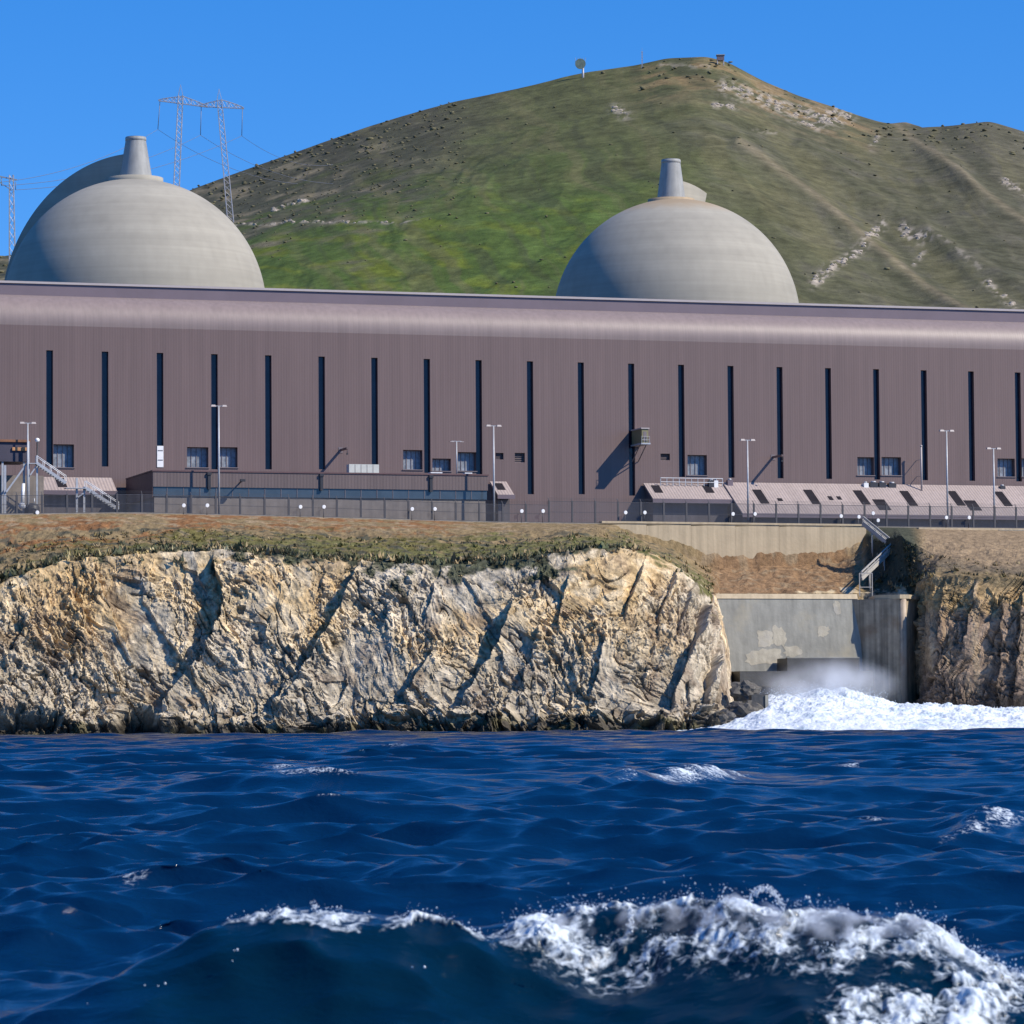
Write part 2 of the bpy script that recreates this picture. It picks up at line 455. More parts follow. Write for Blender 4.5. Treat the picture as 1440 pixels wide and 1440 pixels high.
def polydist(px, py, pts):
    """signed side and distance of pixels to a polyline"""
    best = np.full(px.shape, 1e9); side = np.zeros(px.shape); along = np.zeros(px.shape)
    L0 = 0; tot = sum(math.hypot(pts[i+1][0]-pts[i][0], pts[i+1][1]-pts[i][1]) for i in range(len(pts)-1))
    for i in range(len(pts)-1):
        ax, ay = pts[i]; bx, by = pts[i+1]
        dx, dy = bx-ax, by-ay; l = math.hypot(dx, dy)
        s = np.clip(((px-ax)*dx + (py-ay)*dy) / (l*l), 0, 1)
        qx = px-(ax+s*dx); qy = py-(ay+s*dy)
        d = np.hypot(qx, qy); m = d < best
        best = np.where(m, d, best)
        side = np.where(m, np.sign(dx*qy - dy*qx), side)
        along = np.where(m, (L0 + s*l)/tot, along)
        L0 += l
    return best, side, along

def build_hill():
    pxs = np.concatenate([np.linspace(-2400, -160, 40)[:-1], np.linspace(-160, 1600, 900), np.linspace(1600, 3800, 40)[1:]])
    ts = np.concatenate([np.linspace(-0.02, 1.0, 360), np.linspace(1.0, 2.2, 50)[1:]])
    PX, T = np.meshgrid(pxs, ts)
    X, Y, Z = hill_base(PX, T)
    px, py = project(X, Y, Z)
    env = sstep(0.0, 0.15, T) * (1 - 0.85 * sstep(0.78, 0.99, T) * (T <= 1))
    # broad folds running down the slope, and spurs on the seaward right side
    d = 4.0 * fbm(X * 0.005, Y * 0.0035, octs=4, seed=3) * env
    d += 0.6 * fbm(X * 0.03, Y * 0.02, octs=4, seed=5) * env
    # diagonal gullies falling towards the lower right on the right-hand half
    a = (px - 1000) * 0.70 + (py - 200) * 0.71; b = -(px - 1000) * 0.71 + (py - 200) * 0.70
    rm = sstep(820, 1150, px) * env
    d += 1.3 * ridged(b * 0.011 + 0.25 * noise(px * 0.006, py * 0.006, seed=2), a * 0.0012, octs=2, seed=9) * rm
    lm = (1 - sstep(700, 1000, px)) * env
    d += 0.9 * ridged(px * 0.008 + py * 0.010 + 0.6 * noise(px * 0.01, py * 0.01, seed=22), py * 0.006, octs=3, seed=21) * lm
    for pts, amp, wd in (([(1040, 215), (1130, 275), (1210, 335), (1290, 395), (1450, 500)], 2.2, 13),
                         ([(1255, 172), (1300, 215), (1370, 270), (1460, 330)], 2.8, 14),
                         ([(1130, 215), (1210, 275), (1330, 345), (1460, 420)], 1.8, 12)):
        ds, sd, al = polydist(px, py, pts)
        d += amp * np.exp(-(ds / wd) ** 2) * env
    Z = Z + d
    # ---- what grows where
    n1 = fbm(X * 0.012, Y * 0.012, octs=5, seed=31); n2 = fbm(X * 0.05, Y * 0.05, octs=4, seed=37); n3 = fbm(px * 0.012 - py * 0.02, py * 0.05, octs=4, seed=41)
    olive = np.array((0.092, 0.096, 0.040)); green = np.array((0.070, 0.112, 0.024)); lime = np.array((0.120, 0.145, 0.020))
    brown = np.array((0.108, 0.098, 0.068)); scrub = np.array((0.075, 0.070, 0.050)); tan = np.array((0.235, 0.190, 0.120)); pale = np.array((0.40, 0.345, 0.275))
    c = np.ones(X.shape + (3,)) * olive
    def mix(col, f):
        nonlocal c
        f = np.clip(f, 0, 1)[..., None]; c = c * (1 - f) + col * f
    g = sstep(170, 330, py + 60 * n1) * (1 - sstep(850, 1060, px + 120 * n1))
    mix(green, 0.85 * g)
    mix(lime, sstep(300, 380, py + 40 * n1) * (1 - sstep(640, 820, px + 60 * n2)) * sstep(-0.05, 0.35, n3 + 0.7 * n2) * 0.75)
    mix(lime, 0.55 * sstep(0.05, 0.45, n3) * g * sstep(220, 300, py))
    mix(brown, sstep(880, 1150, px + 130 * n1 - (py - 200) * 0.35) * (0.62 + 0.3 * np.clip(n2, -1, 1)))
    mix(brown, sstep(1180, 1330, px - (py - 170) * 0.75) * 0.6)
    mix(scrub, (1 - sstep(0.68, 0.88, 1.62 - T + 0.22 * n2)) * (1 - sstep(560, 700, px)) * 0 + sstep(0.60, 0.85, T + 0.25 * n2 + 0.1 * n1) * (1 - sstep(560, 760, px + 60 * n2)) * 0.9)
    mix(tan, 0.45 * sstep(0.2, 0.55, n2 + 0.4 * n3) * sstep(0.55, 0.8, T) * (1 - sstep(480, 650, px)))
    mix(scrub, 0.55 * sstep(0.15, 0.5, n2) * sstep(900, 1100, px))
    mix(np.array((0.23, 0.155, 0.075)), 0.7 * (1 - sstep(0.0, 0.13, np.abs(T - 0.955))) * sstep(870, 930, px) * (1 - sstep(1190, 1260, px)) * sstep(-0.2, 0.3, n2))
    # grassy streaks combed down the slope towards the lower right
    stk = fbm(b * 0.035 + 0.8 * n1, a * 0.004, octs=4, seed=43)
    mix(np.array((0.125, 0.115, 0.055)), 0.5 * sstep(0.05, 0.45, stk) * sstep(300, 520, px))
    mix(np.array((0.060, 0.062, 0.034)), 0.5 * sstep(0.05, 0.45, -stk) * sstep(300, 520, px))
    # scree and bare rock
    nn = fbm(px * 0.09, py * 0.16, octs=4, seed=51)
    rockm = np.zeros(X.shape)
    for pts, wd, amt in (([(1145, 398), (1185, 372), (1215, 348), (1240, 318)], 9, 1.0), ([(1268, 326), (1285, 336), (1305, 338)], 9, 0.9),
                         ([(1160, 165), (1200, 145), (1225, 160)], 10, 0.7), ([(1020, 125), (1090, 150), (1160, 172), (1190, 165)], 16, 0.75),
                         ([(865, 155), (880, 165)], 12, 0.55), ([(1005, 153), (1035, 155)], 6, 0.8), ([(385, 297), (412, 288), (432, 282)], 4, 1.2),
                         ([(1225, 215), (1235, 195)], 5, 0.6), ([(1412, 258), (1440, 272)], 7, 0.9), ([(1385, 395), (1425, 432)], 7, 0.7),
                         ([(1285, 370), (1300, 350)], 5, 0.5), ([(440, 324), (500, 327), (590, 326)], 3, 0.6), ([(330, 324), (440, 324)], 2.5, 0.8),
                         ([(1320, 340), (1380, 380)], 5, 0.35), ([(1110, 170), (1150, 185)], 8, 0.5), ([(930, 92), (1010, 96)], 5, 0.35), ([(1060, 190), (1090, 195)], 4, 0.45)):
        ds, sd, al = polydist(px, py, pts)
        rockm = np.maximum(rockm, amt * np.exp(-(ds / (wd * 0.72)) ** 2) * sstep(-0.05, 0.3, nn + 0.08))
    mix(pale, rockm * 0.95)
    ds, sd, al = polydist(px, py, [(1040, 215), (1130, 275), (1210, 335), (1290, 395), (1450, 500)])
    mix(tan, 0.5 * np.exp(-(ds / 5) ** 2))
    ds, sd, al = polydist(px, py, [(1255, 172), (1300, 215), (1370, 270), (1460, 330)])
    mix(tan, 0.45 * np.exp(-(ds / 5) ** 2))
    c *= (1 + 0.28 * n2 + 0.22 * noise(X * 0.22, Y * 0.22, seed=77))[..., None]
    Z += rockm * 0.7 * np.abs(noise(X * 0.25, Z * 0.25, seed=61))
    o = grid_mesh('hill', X, Y, Z, M['hill'], cols={'Col': np.clip(c, 0.01, 1)})
    tag(o, 'broad green and brown hill rising behind the domes', 'hill', kind='structure')
    # shrubs scattered on the slope, thickest along the left ridge
    tmpl = ico(1)
    rs = np.random.default_rng(5); V = []; Fc = []; C = []
    H, Wd = X.shape
    cnt = 0
    for k in range(26000):
        i = rs.integers(6, 362); j = rs.integers(60, Wd - 60)
        p_x, tt = px[i, j], T[i, j]
        dens = 0.02
        if p_x < 650: dens = 0.006 + 0.42 * float(sstep(0.62, 0.85, tt + 0.25 * n2[i, j]))
        elif p_x > 900: dens = 0.008 + 0.06 * float(sstep(0.0, 0.4, n2[i, j])) + 0.25 * float(sstep(0.86, 0.97, tt))
        if tt > 1.005 or rs.random() > dens or rockm[i, j] > 0.3: continue
        s = rs.uniform(0.25, 0.8) * (1.15 if tt > 0.9 else 0.75)
        jit = tmpl[0] * (1 + rs.uniform(-0.3, 0.3, (len(tmpl[0]), 1)))
        v = jit * np.array((s * rs.uniform(0.9, 1.8), s * rs.uniform(0.9, 1.8), s * rs.uniform(0.5, 0.85))) + np.array((X[i, j] + rs.uniform(-1, 1), Y[i, j] + rs.uniform(-1, 1), Z[i, j] + s * 0.15))
        Fc.append(tmpl[1] + len(V) * len(tmpl[0])); V.append(v)
        cc = np.array((0.105, 0.098, 0.055)) * rs.uniform(0.7, 1.4) + rs.uniform(0, 0.02) * np.array((1, 0.7, 0.4))
        C.append(np.tile(cc, (len(tmpl[0]), 1)))
    if V:
        o = soup('hillside_scrub', np.concatenate(V), np.concatenate(Fc), M['scrub'], True, np.concatenate(C))
        tag(o, 'low dark scrub dotted over the hillside and its ridge', 'scrub', kind='stuff')
    # loose pale rocks lying in the scree
    V = []; Fc = []
    ii, jj = np.where((rockm > 0.42) & (T < 1))
    if len(ii):
        for k in rs.choice(len(ii), min(260, len(ii)), replace=False):
            i, j = ii[k], jj[k]; s = rs.uniform(0.3, 0.8)
            v = tmpl[0] * (1 + rs.uniform(-0.35, 0.35, (len(tmpl[0]), 1))) * np.array((s * 1.3, s, s)) + np.array((X[i, j], Y[i, j], Z[i, j]))
            Fc.append(tmpl[1] + len(V) * len(tmpl[0])); V.append(v)
        o = soup('scree_rocks', np.concatenate(V), np.concatenate(Fc), mk('pale_scree', (0.34, 0.29, 0.23), 0.9, 0.3, 0.2), False)
        tag(o, 'pale broken scree lying in patches on the hillside', 'scree', kind='stuff')

def ico(sub=1):
    t = (1 + 5 ** 0.5) / 2
    v = [(-1,t,0),(1,t,0),(-1,-t,0),(1,-t,0),(0,-1,t),(0,1,t),(0,-1,-t),(0,1,-t),(t,0,-1),(t,0,1),(-t,0,-1),(-t,0,1)]
    f = [(0,11,5),(0,5,1),(0,1,7),(0,7,10),(0,10,11),(1,5,9),(5,11,4),(11,10,2),(10,7,6),(7,1,8),(3,9,4),(3,4,2),(3,2,6),(3,6,8),(3,8,9),(4,9,5),(2,4,11),(6,2,10),(8,6,7),(9,8,1)]
    v = [tuple(Vector(p).normalized()) for p in v]
    for _ in range(sub - 1):
        cache = {}; nf = []
        def mid(a, b):
            k = (min(a, b), max(a, b))
            if k not in cache:
                v.append(tuple(((Vector(v[a]) + Vector(v[b])) / 2).normalized())); cache[k] = len(v) - 1
            return cache[k]
        for a, b, c in f:
            x, y, z = mid(a, b), mid(b, c), mid(c, a)
            nf += [(a, x, z), (b, y, x), (c, z, y), (x, y, z)]
        f = nf
    return np.array(v), np.array(f)

build_hill()

# flat yard the plant stands on, and land beyond
YARD_Z = 31.0
yd = MB()
def _lz(u, off, z): return W(u, off, z)
yd.quad(_lz(-900, 24.5, YARD_Z - 0.6), _lz(900, 24.5, YARD_Z - 0.6), _lz(1400, -260, YARD_Z - 0.6), _lz(-1400, -260, YARD_Z - 0.6))
tag(yd.build('ground', M['asphalt']), 'level asphalt yard the power station stands on', 'ground', kind='structure')

# ================================================================== BLUFF and sea cliff
FENCE_OFF = 26.0
def fence_y(px):
    return np.interp(px, [-300, 0, 150, 200, 420, 700, 850, 1440, 1800], [724, 724, 722, 722, 727, 735, 737, 744, 747])

def wall_meet(px):
    return np.interp(px, [840, 850, 900, 950, 985, 1000, 1150, 1190, 1215], [738, 739, 753, 776, 795, 797, 797, 786, 768])

def build_bluff():
    keys = []   # base, top, mid, upper
    def col(base, top, mid=None, up=None):
        pu = up if up is not None else top[0]
        u, z = B(pu, float(fence_y(pu)), FENCE_OFF + 1.0)
        Up = W(u, FENCE_OFF + 1.0, z)
        b = P(base[0], 1032, base[1]); b.z = -2.5
        t = P(*top)
        if mid is None:
            m = t.lerp(Up, 0.5); m.z = t.z + (Up.z - t.z) * 0.56
        elif mid[2] == 'wall':
            u2, z2 = B(mid[0], mid[1], FENCE_OFF + 2.6); m = W(u2, FENCE_OFF + 2.6, z2)
        else:
            m = P(*mid)
        if mid is not None and mid[2] == 'wall':
            u2, _ = B(mid[0], mid[1], FENCE_OFF + 1.0); Up = W(u2, FENCE_OFF + 0.9, B(pu, float(fence_y(pu)), FENCE_OFF + 0.9)[1])
        keys.append((b, t, m, Up))
    col((-420, 492), (-420, 880, 500)); col((-150, 497), (-150, 860, 505))
    for px, yb, py, yt in ((-60, 500, 840, 510), (0, 501, 824, 513), (40, 502, 806, 514), (90, 503, 793, 516), (150, 504, 785, 517), (230, 505, 780, 518), (300, 505, 777, 518), (360, 503, 781, 517), (420, 502, 787, 516), (500, 503, 793, 516),
                           (560, 501, 797, 514), (640, 500, 798, 514), (700, 500, 793, 514), (760, 499, 784, 514), (800, 498, 779, 514), (840, 497, 776, 514)):
        col((px, yb), (px, py, yt))
    col((885, 496), (872, 775, 515), (872, float(wall_meet(872)), 'wall'))
    col((945, 496), (922, 785, 517), (918, float(wall_meet(918)), 'wall'))
    col((990, 496), (956, 803, 517), (950, float(wall_meet(950)), 'wall'))
    col((1018, 497), (981, 822, 518), (975, float(wall_meet(975)), 'wall'))
    col((1031, 499), (996, 838, 520), (990, float(wall_meet(990)), 'wall'))
    col((1036, 510), (1004, 838, 532), (1000, 797, 'wall'))
    col((1041, 552), (1012, 834, 553), (1012, 797, 'wall'))
    col((1100, 556), (1100, 834, 556), (1100, 797, 'wall'))
    col((1180, 558), (1180, 834, 558), (1180, 790, 'wall'))
    col((1214, 560), (1214, 834, 559), (1213, 768, 'wall'))
    col((1250, 560), (1245, 834, 558), (1236, 760, 570), 1240)
    col((1286, 556), (1284, 834, 556), (1268, 755, 560), 1262)
    col((1294, 541), (1292, 822, 549), (1290, 768, 557), 1290)
    col((1312, 531), (1315, 812, 541), (1318, 778, 553), 1320)
    col((1360, 527), (1366, 812, 537), (1366, 786, 551), 1366)
    col((1410, 525), (1415, 815, 535), (1415, 790, 550), 1415)
    col((1480, 523), (1485, 820, 533), (1485, 796, 549), 1485)
    col((1620, 518), (1620, 830, 529)); col((1900, 505), (1900, 850, 515))
    K = np.array([[list(p) for p in k] for k in keys])           # n,4,3
    mid2 = (K[:, 0, :2] + K[:, 1, :2]) / 2
    seg = np.r_[0, np.cumsum(np.hypot(*np.diff(mid2, axis=0).T))]
    s = np.arange(0, seg[-1], 0.15)
    C = np.stack([[np.interp(s, seg, K[:, i, j]) for j in range(3)] for i in range(4)])    # 4,3,n
    NR, NM, NU = 250, 110, 26
    rows = []; tr = []
    tt = np.linspace(0, 1, NR)
    for t in tt:
        k = t ** 1.08
        ease = 0.80 * k + 0.20 * k ** 4                   # steep below, rounding off at the brow
        p = C[0] + (C[1] - C[0]) * k; p[:2] = C[0][:2] + (C[1][:2] - C[0][:2]) * ease
        rows.append(p); tr.append(t)
    for t in np.linspace(0, 1, NM + 1)[1:]:
        rows.append(C[1] + (C[2] - C[1]) * t); tr.append(1 + t)
    for t in np.linspace(0, 1, NU + 1)[1:]:
        rows.append(C[2] + (C[3] - C[2]) * t); tr.append(2 + t)
    R = np.array(rows)                                      # rows,3,n
    X, Y, Z = R[:, 0].copy(), R[:, 1].copy(), R[:, 2].copy()
    T = np.repeat(np.array(tr)[:, None], X.shape[1], 1)
    inl = C[3].copy(); inl[0] -= NV.x * 3; inl[1] -= NV.y * 3
    px, py = project(X, Y, Z)
    gx, gy, gz = [np.gradient(a) for a in (X, Y, Z)]
    nx = gy[1] * gz[0] - gz[1] * gy[0]; ny = gz[1] * gx[0] - gx[1] * gz[0]; nz = gx[1] * gy[0] - gy[1] * gx[0]
    ln = np.sqrt(nx**2 + ny**2 + nz**2) + 1e-9
    nx /= ln; ny /= ln; nz /= ln
    flip = np.where(ny > 0, -1, 1); nx *= flip; ny *= flip; nz *= flip
    def blur(a, k=15):
        ker = np.ones(k) / k
        return np.apply_along_axis(lambda r: np.convolve(np.pad(r, k // 2, 'edge'), ker, 'valid'), 1, a)
    nx, ny, nz = blur(nx), blur(ny), blur(nz)
    # ---------------- rock relief
    lean = sstep(850, 950, px)                              # the beds stand the other way towards the point
    lean = np.where(px > 1250, 1.0, lean * 0.6)
    dA = np.array([0.52, -0.85]); dB = np.array([-0.34, -0.94])
    S_ = np.repeat((s - s[0])[None, :], X.shape[0], 0)
    S_ = S_ - S_[0, int(np.argmin(np.abs(px[125] - 905)))]
    sx = S_ + 2.2 * noise(X * 0.10, Z * 0.10, Y * 0.05, seed=91) + 0.8 * noise(X * 0.35, Z * 0.35, seed=92)
    wob = 2.0 * noise(X * 0.06, Z * 0.06, Y * 0.03, seed=90)
    ex = dA[0] * (1 - lean) + dB[0] * lean; ez = dA[1] * (1 - lean) + dB[1] * lean
    a = sx * ex + Z * ez; b = sx * (-ez) + Z * ex + wob
    rock = np.where(T <= 1, 1.0, 0) * (1 - 0.65 * sstep(0.86, 1.0, T))
    n_big = fbm(X * 0.055, Z * 0.05, Y * 0.05, octs=3, seed=101)
    n_mid = sstep(-0.35, 0.35, noise(X * 0.07, Z * 0.09, Y * 0.06, seed=106))
    n_flat = sstep(-0.25, 0.3, fbm(X * 0.09, Z * 0.10, Y * 0.06, octs=2, seed=107))
    strat = ridged(a * 0.07, b * 0.30, octs=4, seed=110, gain=0.55)
    st2 = fbm(a * 0.25, b * 0.95, octs=4, seed=120, gain=0.6)
    wz = Z + 1.2 * noise(X * 0.15, Z * 0.15, Y * 0.1, seed=93)
    bl1 = blocks(a * 0.13, b * 0.27, Y * 0.2, 130, 1.3)
    bl2 = blocks(a * 0.33, b * 0.70, Y * 0.5, 140, 1.3)
    bl3 = blocks(sx * 0.95, wz * 0.95, Y * 0.3, 150, 1.4)
    sl = blocks(a * 0.20, b * 0.95, Y * 0.45, 158, 1.2); sl2 = blocks(a * 0.55, b * 2.3, Y * 0.9, 159, 1.2)
    bl4 = blocks(sx * 2.1, wz * 2.1, Y * 2.0, 155, 1.4)
    crack = sstep(0.86, 0.97, 1 - 2 * np.abs(noise(a * 0.22, b * 0.8, Y * 0.3, seed=156))) * sstep(-0.1, 0.3, noise(X * 0.2, Z * 0.2, Y * 0.2, seed=157))
    fine = fbm(X * 1.1, Z * 1.1, Y * 1.1, octs=3, seed=150, gain=0.62)
    d = 0.9 * n_big + 0.18 * (strat - 0.7) + 0.15 * st2 + 0.80 * bl1 + (0.40 * bl2 + 0.40 * bl3 + 0.26 * bl4 + 0.36 * sl * (0.3 + 1.1 * n_mid) * (1 - 0.5 * lean) + 0.20 * sl2 + 0.14 * fine) * (0.22 + 0.95 * n_flat) - 0.45 * crack
    gul = np.zeros_like(X)
    for pts, dep, w1, w2 in (([(510, 786), (500, 815), (470, 870), (430, 935), (386, 995)], 3.0, 60, 30), ([(300, 790), (318, 850), (312, 880), (288, 925), (230, 992)], 3.2, 55, 36),
                             ([(724, 850), (705, 905), (672, 960), (650, 992)], 2.7, 45, 28), ([(608, 925), (592, 950), (570, 982)], 1.5, 30, 20),
                             ([(992, 855), (972, 920), (944, 990)], 2.6, 24, 24), ([(1012, 900), (992, 988)], 2.0, 20, 20), ([(800, 822), (785, 885)], 0.7, 22, 16),
                             ([(902, 800), (878, 865)], 0.95, 18, 15), ([(952, 795), (922, 885)], 0.9, 18, 15), ([(40, 860), (10, 930)], 1.0, 30, 20), ([(130, 800), (165, 880), (215, 1000)], -0.9, 30, 30),
                             ([(100, 830), (150, 930), (185, 1010)], -0.8, 25, 25), ([(620, 800), (600, 860)], 0.6, 25, 16), ([(420, 960), (395, 1005)], 0.8, 20, 16), ([(560, 870), (578, 930)], -0.6, 20, 18),
                             ([(760, 900), (738, 960)], 0.8, 22, 16), ([(850, 905), (832, 985)], 0.8, 22, 16), ([(980, 812), (955, 880)], 0.8, 16, 14),
                             ([(1372, 825), (1362, 900)], 1.1, 25, 20), ([(1330, 830), (1326, 960)], 0.9, 22, 18), ([(1412, 850), (1404, 985)], 1.0, 25, 20), ([(1440, 840), (1428, 985)], 1.2, 30, 20), ([(1345, 915), (1300, 990)], 1.2, 30, 22)):
        pts = np.array(pts, float)
        xl = np.interp(py, pts[:, 1], pts[:, 0]) + 5 * noise(px * 0.05, py * 0.05, seed=171)
        dx = px - xl
        fade = sstep(pts[0, 1] - 14, pts[0, 1] + 8, py) * (1 - sstep(pts[-1, 1] - 6, pts[-1, 1] + 22, py))
        prof = np.where(dx > 0, 0.75 * np.exp(-np.maximum(dx, 0) / w1) * sstep(-1.5, 1.5, dx), -0.45 * np.exp(np.minimum(dx, 0) / w2))
        gul += (dep if dep > 2 else dep * 1.25) * prof * fade
    d = d + gul * (T <= 1.02)
    # wave-cut notches and caves by the water
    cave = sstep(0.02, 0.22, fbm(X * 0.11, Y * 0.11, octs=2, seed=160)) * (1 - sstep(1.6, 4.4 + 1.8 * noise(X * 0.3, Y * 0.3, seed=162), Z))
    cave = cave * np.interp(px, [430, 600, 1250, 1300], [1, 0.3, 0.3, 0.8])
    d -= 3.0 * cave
    apron = sstep(-0.05, 0.3, noise(X * 0.14, Y * 0.14, seed=165)) * (1 - sstep(0.5, 3.0, Z))
    d += 1.3 * apron * (1 - cave)
    rub = np.interp(px, [-200, 0, 150, 350, 450, 900, 1000, 1040], [0.5, 0.6, 0.8, 0.6, 1.0, 1.2, 1.0, 0.3]) * (px < 1060)
    d += rub * 2.6 * (1 - sstep(-0.5, 5.5 + 1.5 * n_big, Z)) * (0.9 + 0.7 * bl2 + 0.4 * bl3) * (1 - 0.8 * cave)
    side = np.where((px > 1005) & (px < 1290), 0.25, 1.0) * np.where((px < 1100), 1 - 0.30 * sstep(502, 510, Y - 8 * np.clip(T, 0, 1)) * (px > 960), 1)
    d *= rock * side
    # ---------------- soil relief
    soil = np.where(T > 1, 1.0, 0) * sstep(0.97, 1.1, T)
    flat = 1 - sstep(2.2, 2.9, T)
    ds = 0.55 * fbm(X * 0.13, Y * 0.10, octs=4, seed=201) + 0.28 * fbm(X * 0.6, Y * 0.45, octs=4, seed=205)
    d += ds * soil * flat
    # low ridge of turf along the brow
    d += 0.35 * np.exp(-((T - 1.02) / 0.05) ** 2) * (0.6 + fbm(X * 0.5, Y * 0.5, octs=2, seed=207)) * np.where((px > 1005) & (px < 1290), 0, 1)
    nzv = np.where(T > 1, 0.35 * nz + 0.65, nz)
    nxv = np.where(T > 1, nx * 0.35, nx); nyv = np.where(T > 1, ny * 0.35, ny)
    X2, Y2, Z2 = X + nxv * d, Y + nyv * d, Z + nzv * d
    # ---------------- colours
    cream = np.array((0.56, 0.44, 0.27)); ochre = np.array((0.50, 0.34, 0.155)); greyt = np.array((0.46, 0.395, 0.29)); grey = np.array((0.34, 0.305, 0.24))
    brown = np.array((0.20, 0.145, 0.10)); wet = np.array((0.06, 0.052, 0.040))
    n4 = fbm(X * 0.07, Z * 0.07, Y * 0.05, octs=4, seed=301); n5 = fbm(a * 0.08, b * 0.35, octs=4, seed=305); n6 = fbm(X * 0.35, Z * 0.35, Y * 0.3, octs=4, seed=309)
    c = np.ones(X.shape + (3,)) * cream
    def mix(col, f):
        nonlocal c
        f = np.clip(f, 0, 1)[..., None]; c = c * (1 - f) + np.asarray(col) * f
    mix(greyt, sstep(-0.25, 0.35, n4 + 0.5 * n5))
    mix(grey, 0.75 * sstep(0.12, 0.5, n5 - 0.5 * n4 + 0.3 * n6))
    mix(ochre, 0.6 * sstep(0.18, 0.46, -n4 + 0.6 * n6 + 0.25 * sstep(20, 26, Z)))
    mix(ochre, 0.75 * sstep(770, 850, px) * (1 - sstep(900, 1005, px)) * sstep(-0.25, 0.25, n6 + n4) * sstep(4, 12, Z))
    mix(ochre, 0.65 * (1 - np.clip(np.abs(px - 105) / 55, 0, 1)) * sstep(8, 14, Z))
    mix(greyt * 0.85, 0.7 * (1 - sstep(6, 14, Z + 5 * n4)) * (1 - sstep(820, 960, px) * 0.2))
    mix(brown, 0.55 * sstep(0.25, 0.6, n6 + 0.5 * n5))
    mix(brown * 1.25, 0.5 * sstep(880, 980, px) * (px < 1100) * sstep(-0.3, 0.2, n5 + n6))
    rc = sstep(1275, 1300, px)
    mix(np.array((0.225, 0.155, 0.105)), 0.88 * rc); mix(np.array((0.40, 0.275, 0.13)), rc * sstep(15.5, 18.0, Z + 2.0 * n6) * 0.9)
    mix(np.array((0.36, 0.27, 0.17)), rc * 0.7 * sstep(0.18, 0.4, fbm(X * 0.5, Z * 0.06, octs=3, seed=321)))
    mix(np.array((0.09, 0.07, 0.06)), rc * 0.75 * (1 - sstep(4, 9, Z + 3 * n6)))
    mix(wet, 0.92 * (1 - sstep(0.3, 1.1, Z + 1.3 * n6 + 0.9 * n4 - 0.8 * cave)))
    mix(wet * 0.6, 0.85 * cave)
    mix(np.array((0.13, 0.115, 0.05)), 0.55 * (1 - sstep(0.5, 1.6, Z)) * sstep(0.0, 0.3, n6))
    # soil and plants above the brow
    dg = np.array((0.072, 0.078, 0.055)); gr = np.array((0.105, 0.112, 0.036)); ip = np.array((0.225, 0.105, 0.042)); ds_ = np.array((0.225, 0.165, 0.085)); sandc = np.array((0.34, 0.255, 0.155))
    m1 = fbm(X * 0.12, Y * 0.22, octs=4, seed=401); m2 = fbm(X * 0.35, Y * 0.6, octs=4, seed=405)
    sc = np.ones(X.shape + (3,)) * ds_
    def smix(col, f):
        nonlocal sc
        f = np.clip(f, 0, 1)[..., None]; sc = sc * (1 - f) + np.asarray(col) * f
    smix(ip, sstep(-0.12, 0.15, m1 + 0.5 * m2) * (1 - sstep(560, 760, px)) * 0.9)
    smix(ip * 0.95 + 0.03, 0.55 * sstep(970, 1020, px) * (1 - sstep(1180, 1220, px)))
    smix(sandc, 0.7 * sstep(0.15, 0.4, m2) * sstep(1.9, 2.4, T + 0.3 * m1))
    smix(gr, 0.80 * (1 - sstep(1.45, 1.85, T - 0.75 * m1 - 0.35 * m2 + np.interp(px, [0, 200, 320, 700, 800, 900], [0.3, 0.15, -0.38, -0.38, -0.15, 0.15]))) * (px < 1000))
    smix(dg, 0.78 * (1 - sstep(1.12, 1.42, T - 0.30 * m1 - 0.15 * m2)) * (1 - sstep(840, 930, px + 60 * m1)))
    smix(sandc * 0.8, 0.6 * sstep(0.12, 0.35, m2) * (T > 1.15))
    smix(dg * 0.8, 0.85 * sstep(0.15, 0.4, m2 - 0.3 * m1) * (px < 960) * (1 - sstep(2.0, 2.6, T)))
    smix(np.array((0.05, 0.058, 0.04)), 0.95 * sstep(1212, 1222, px) * (1 - sstep(1280, 1305, px - 0.25 * (py - 760))) )  # dark plants by the stair, with the left-facing slope's shade painted in
    smix(np.array((0.27, 0.195, 0.12)), 0.8 * sstep(1285, 1310, px) * sstep(1.25, 1.5, T))
    smix(np.array((0.10, 0.085, 0.06)), 0.8 * sstep(1285, 1310, px) * np.exp(-((T - 1.55 - 0.2 * m1) / 0.28) ** 2))
    f = sstep(0.955, 1.02, T + 0.17 * n6 + 0.10 * n4 - 0.02)[..., None]
    c = c * (1 - f) + sc * f
    c *= (1 - 0.45 * crack * (T < 1))[..., None]
    c *= (1 + (0.26 * bl3 + 0.22 * bl4 + 0.30 * sl + 0.26 * sl2) * (T < 1))[..., None]
    c *= (1 + 0.22 * fine + 0.16 * noise(X * 2.3, Z * 2.3, Y * 2.3, seed=333))[..., None]
    # carry the sheet inland behind the fence
    X2 = np.vstack([X2, inl[0][None]]); Y2 = np.vstack([Y2, inl[1][None]]); Z2 = np.vstack([Z2, (inl[2] - 0.1)[None]])
    c = np.vstack([c, c[-1:]])
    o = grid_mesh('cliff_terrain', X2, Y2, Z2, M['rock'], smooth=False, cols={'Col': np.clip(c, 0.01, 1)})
    tag(o, 'rugged beige sea cliff with brown and green turf on its brow', 'sea cliff', kind='structure')
    # ---------------- tufts and low bushes on the bluff
    rs = np.random.default_rng(19)
    V = []; FA = []; CC = []; n = 0
    nr, nc = T.shape
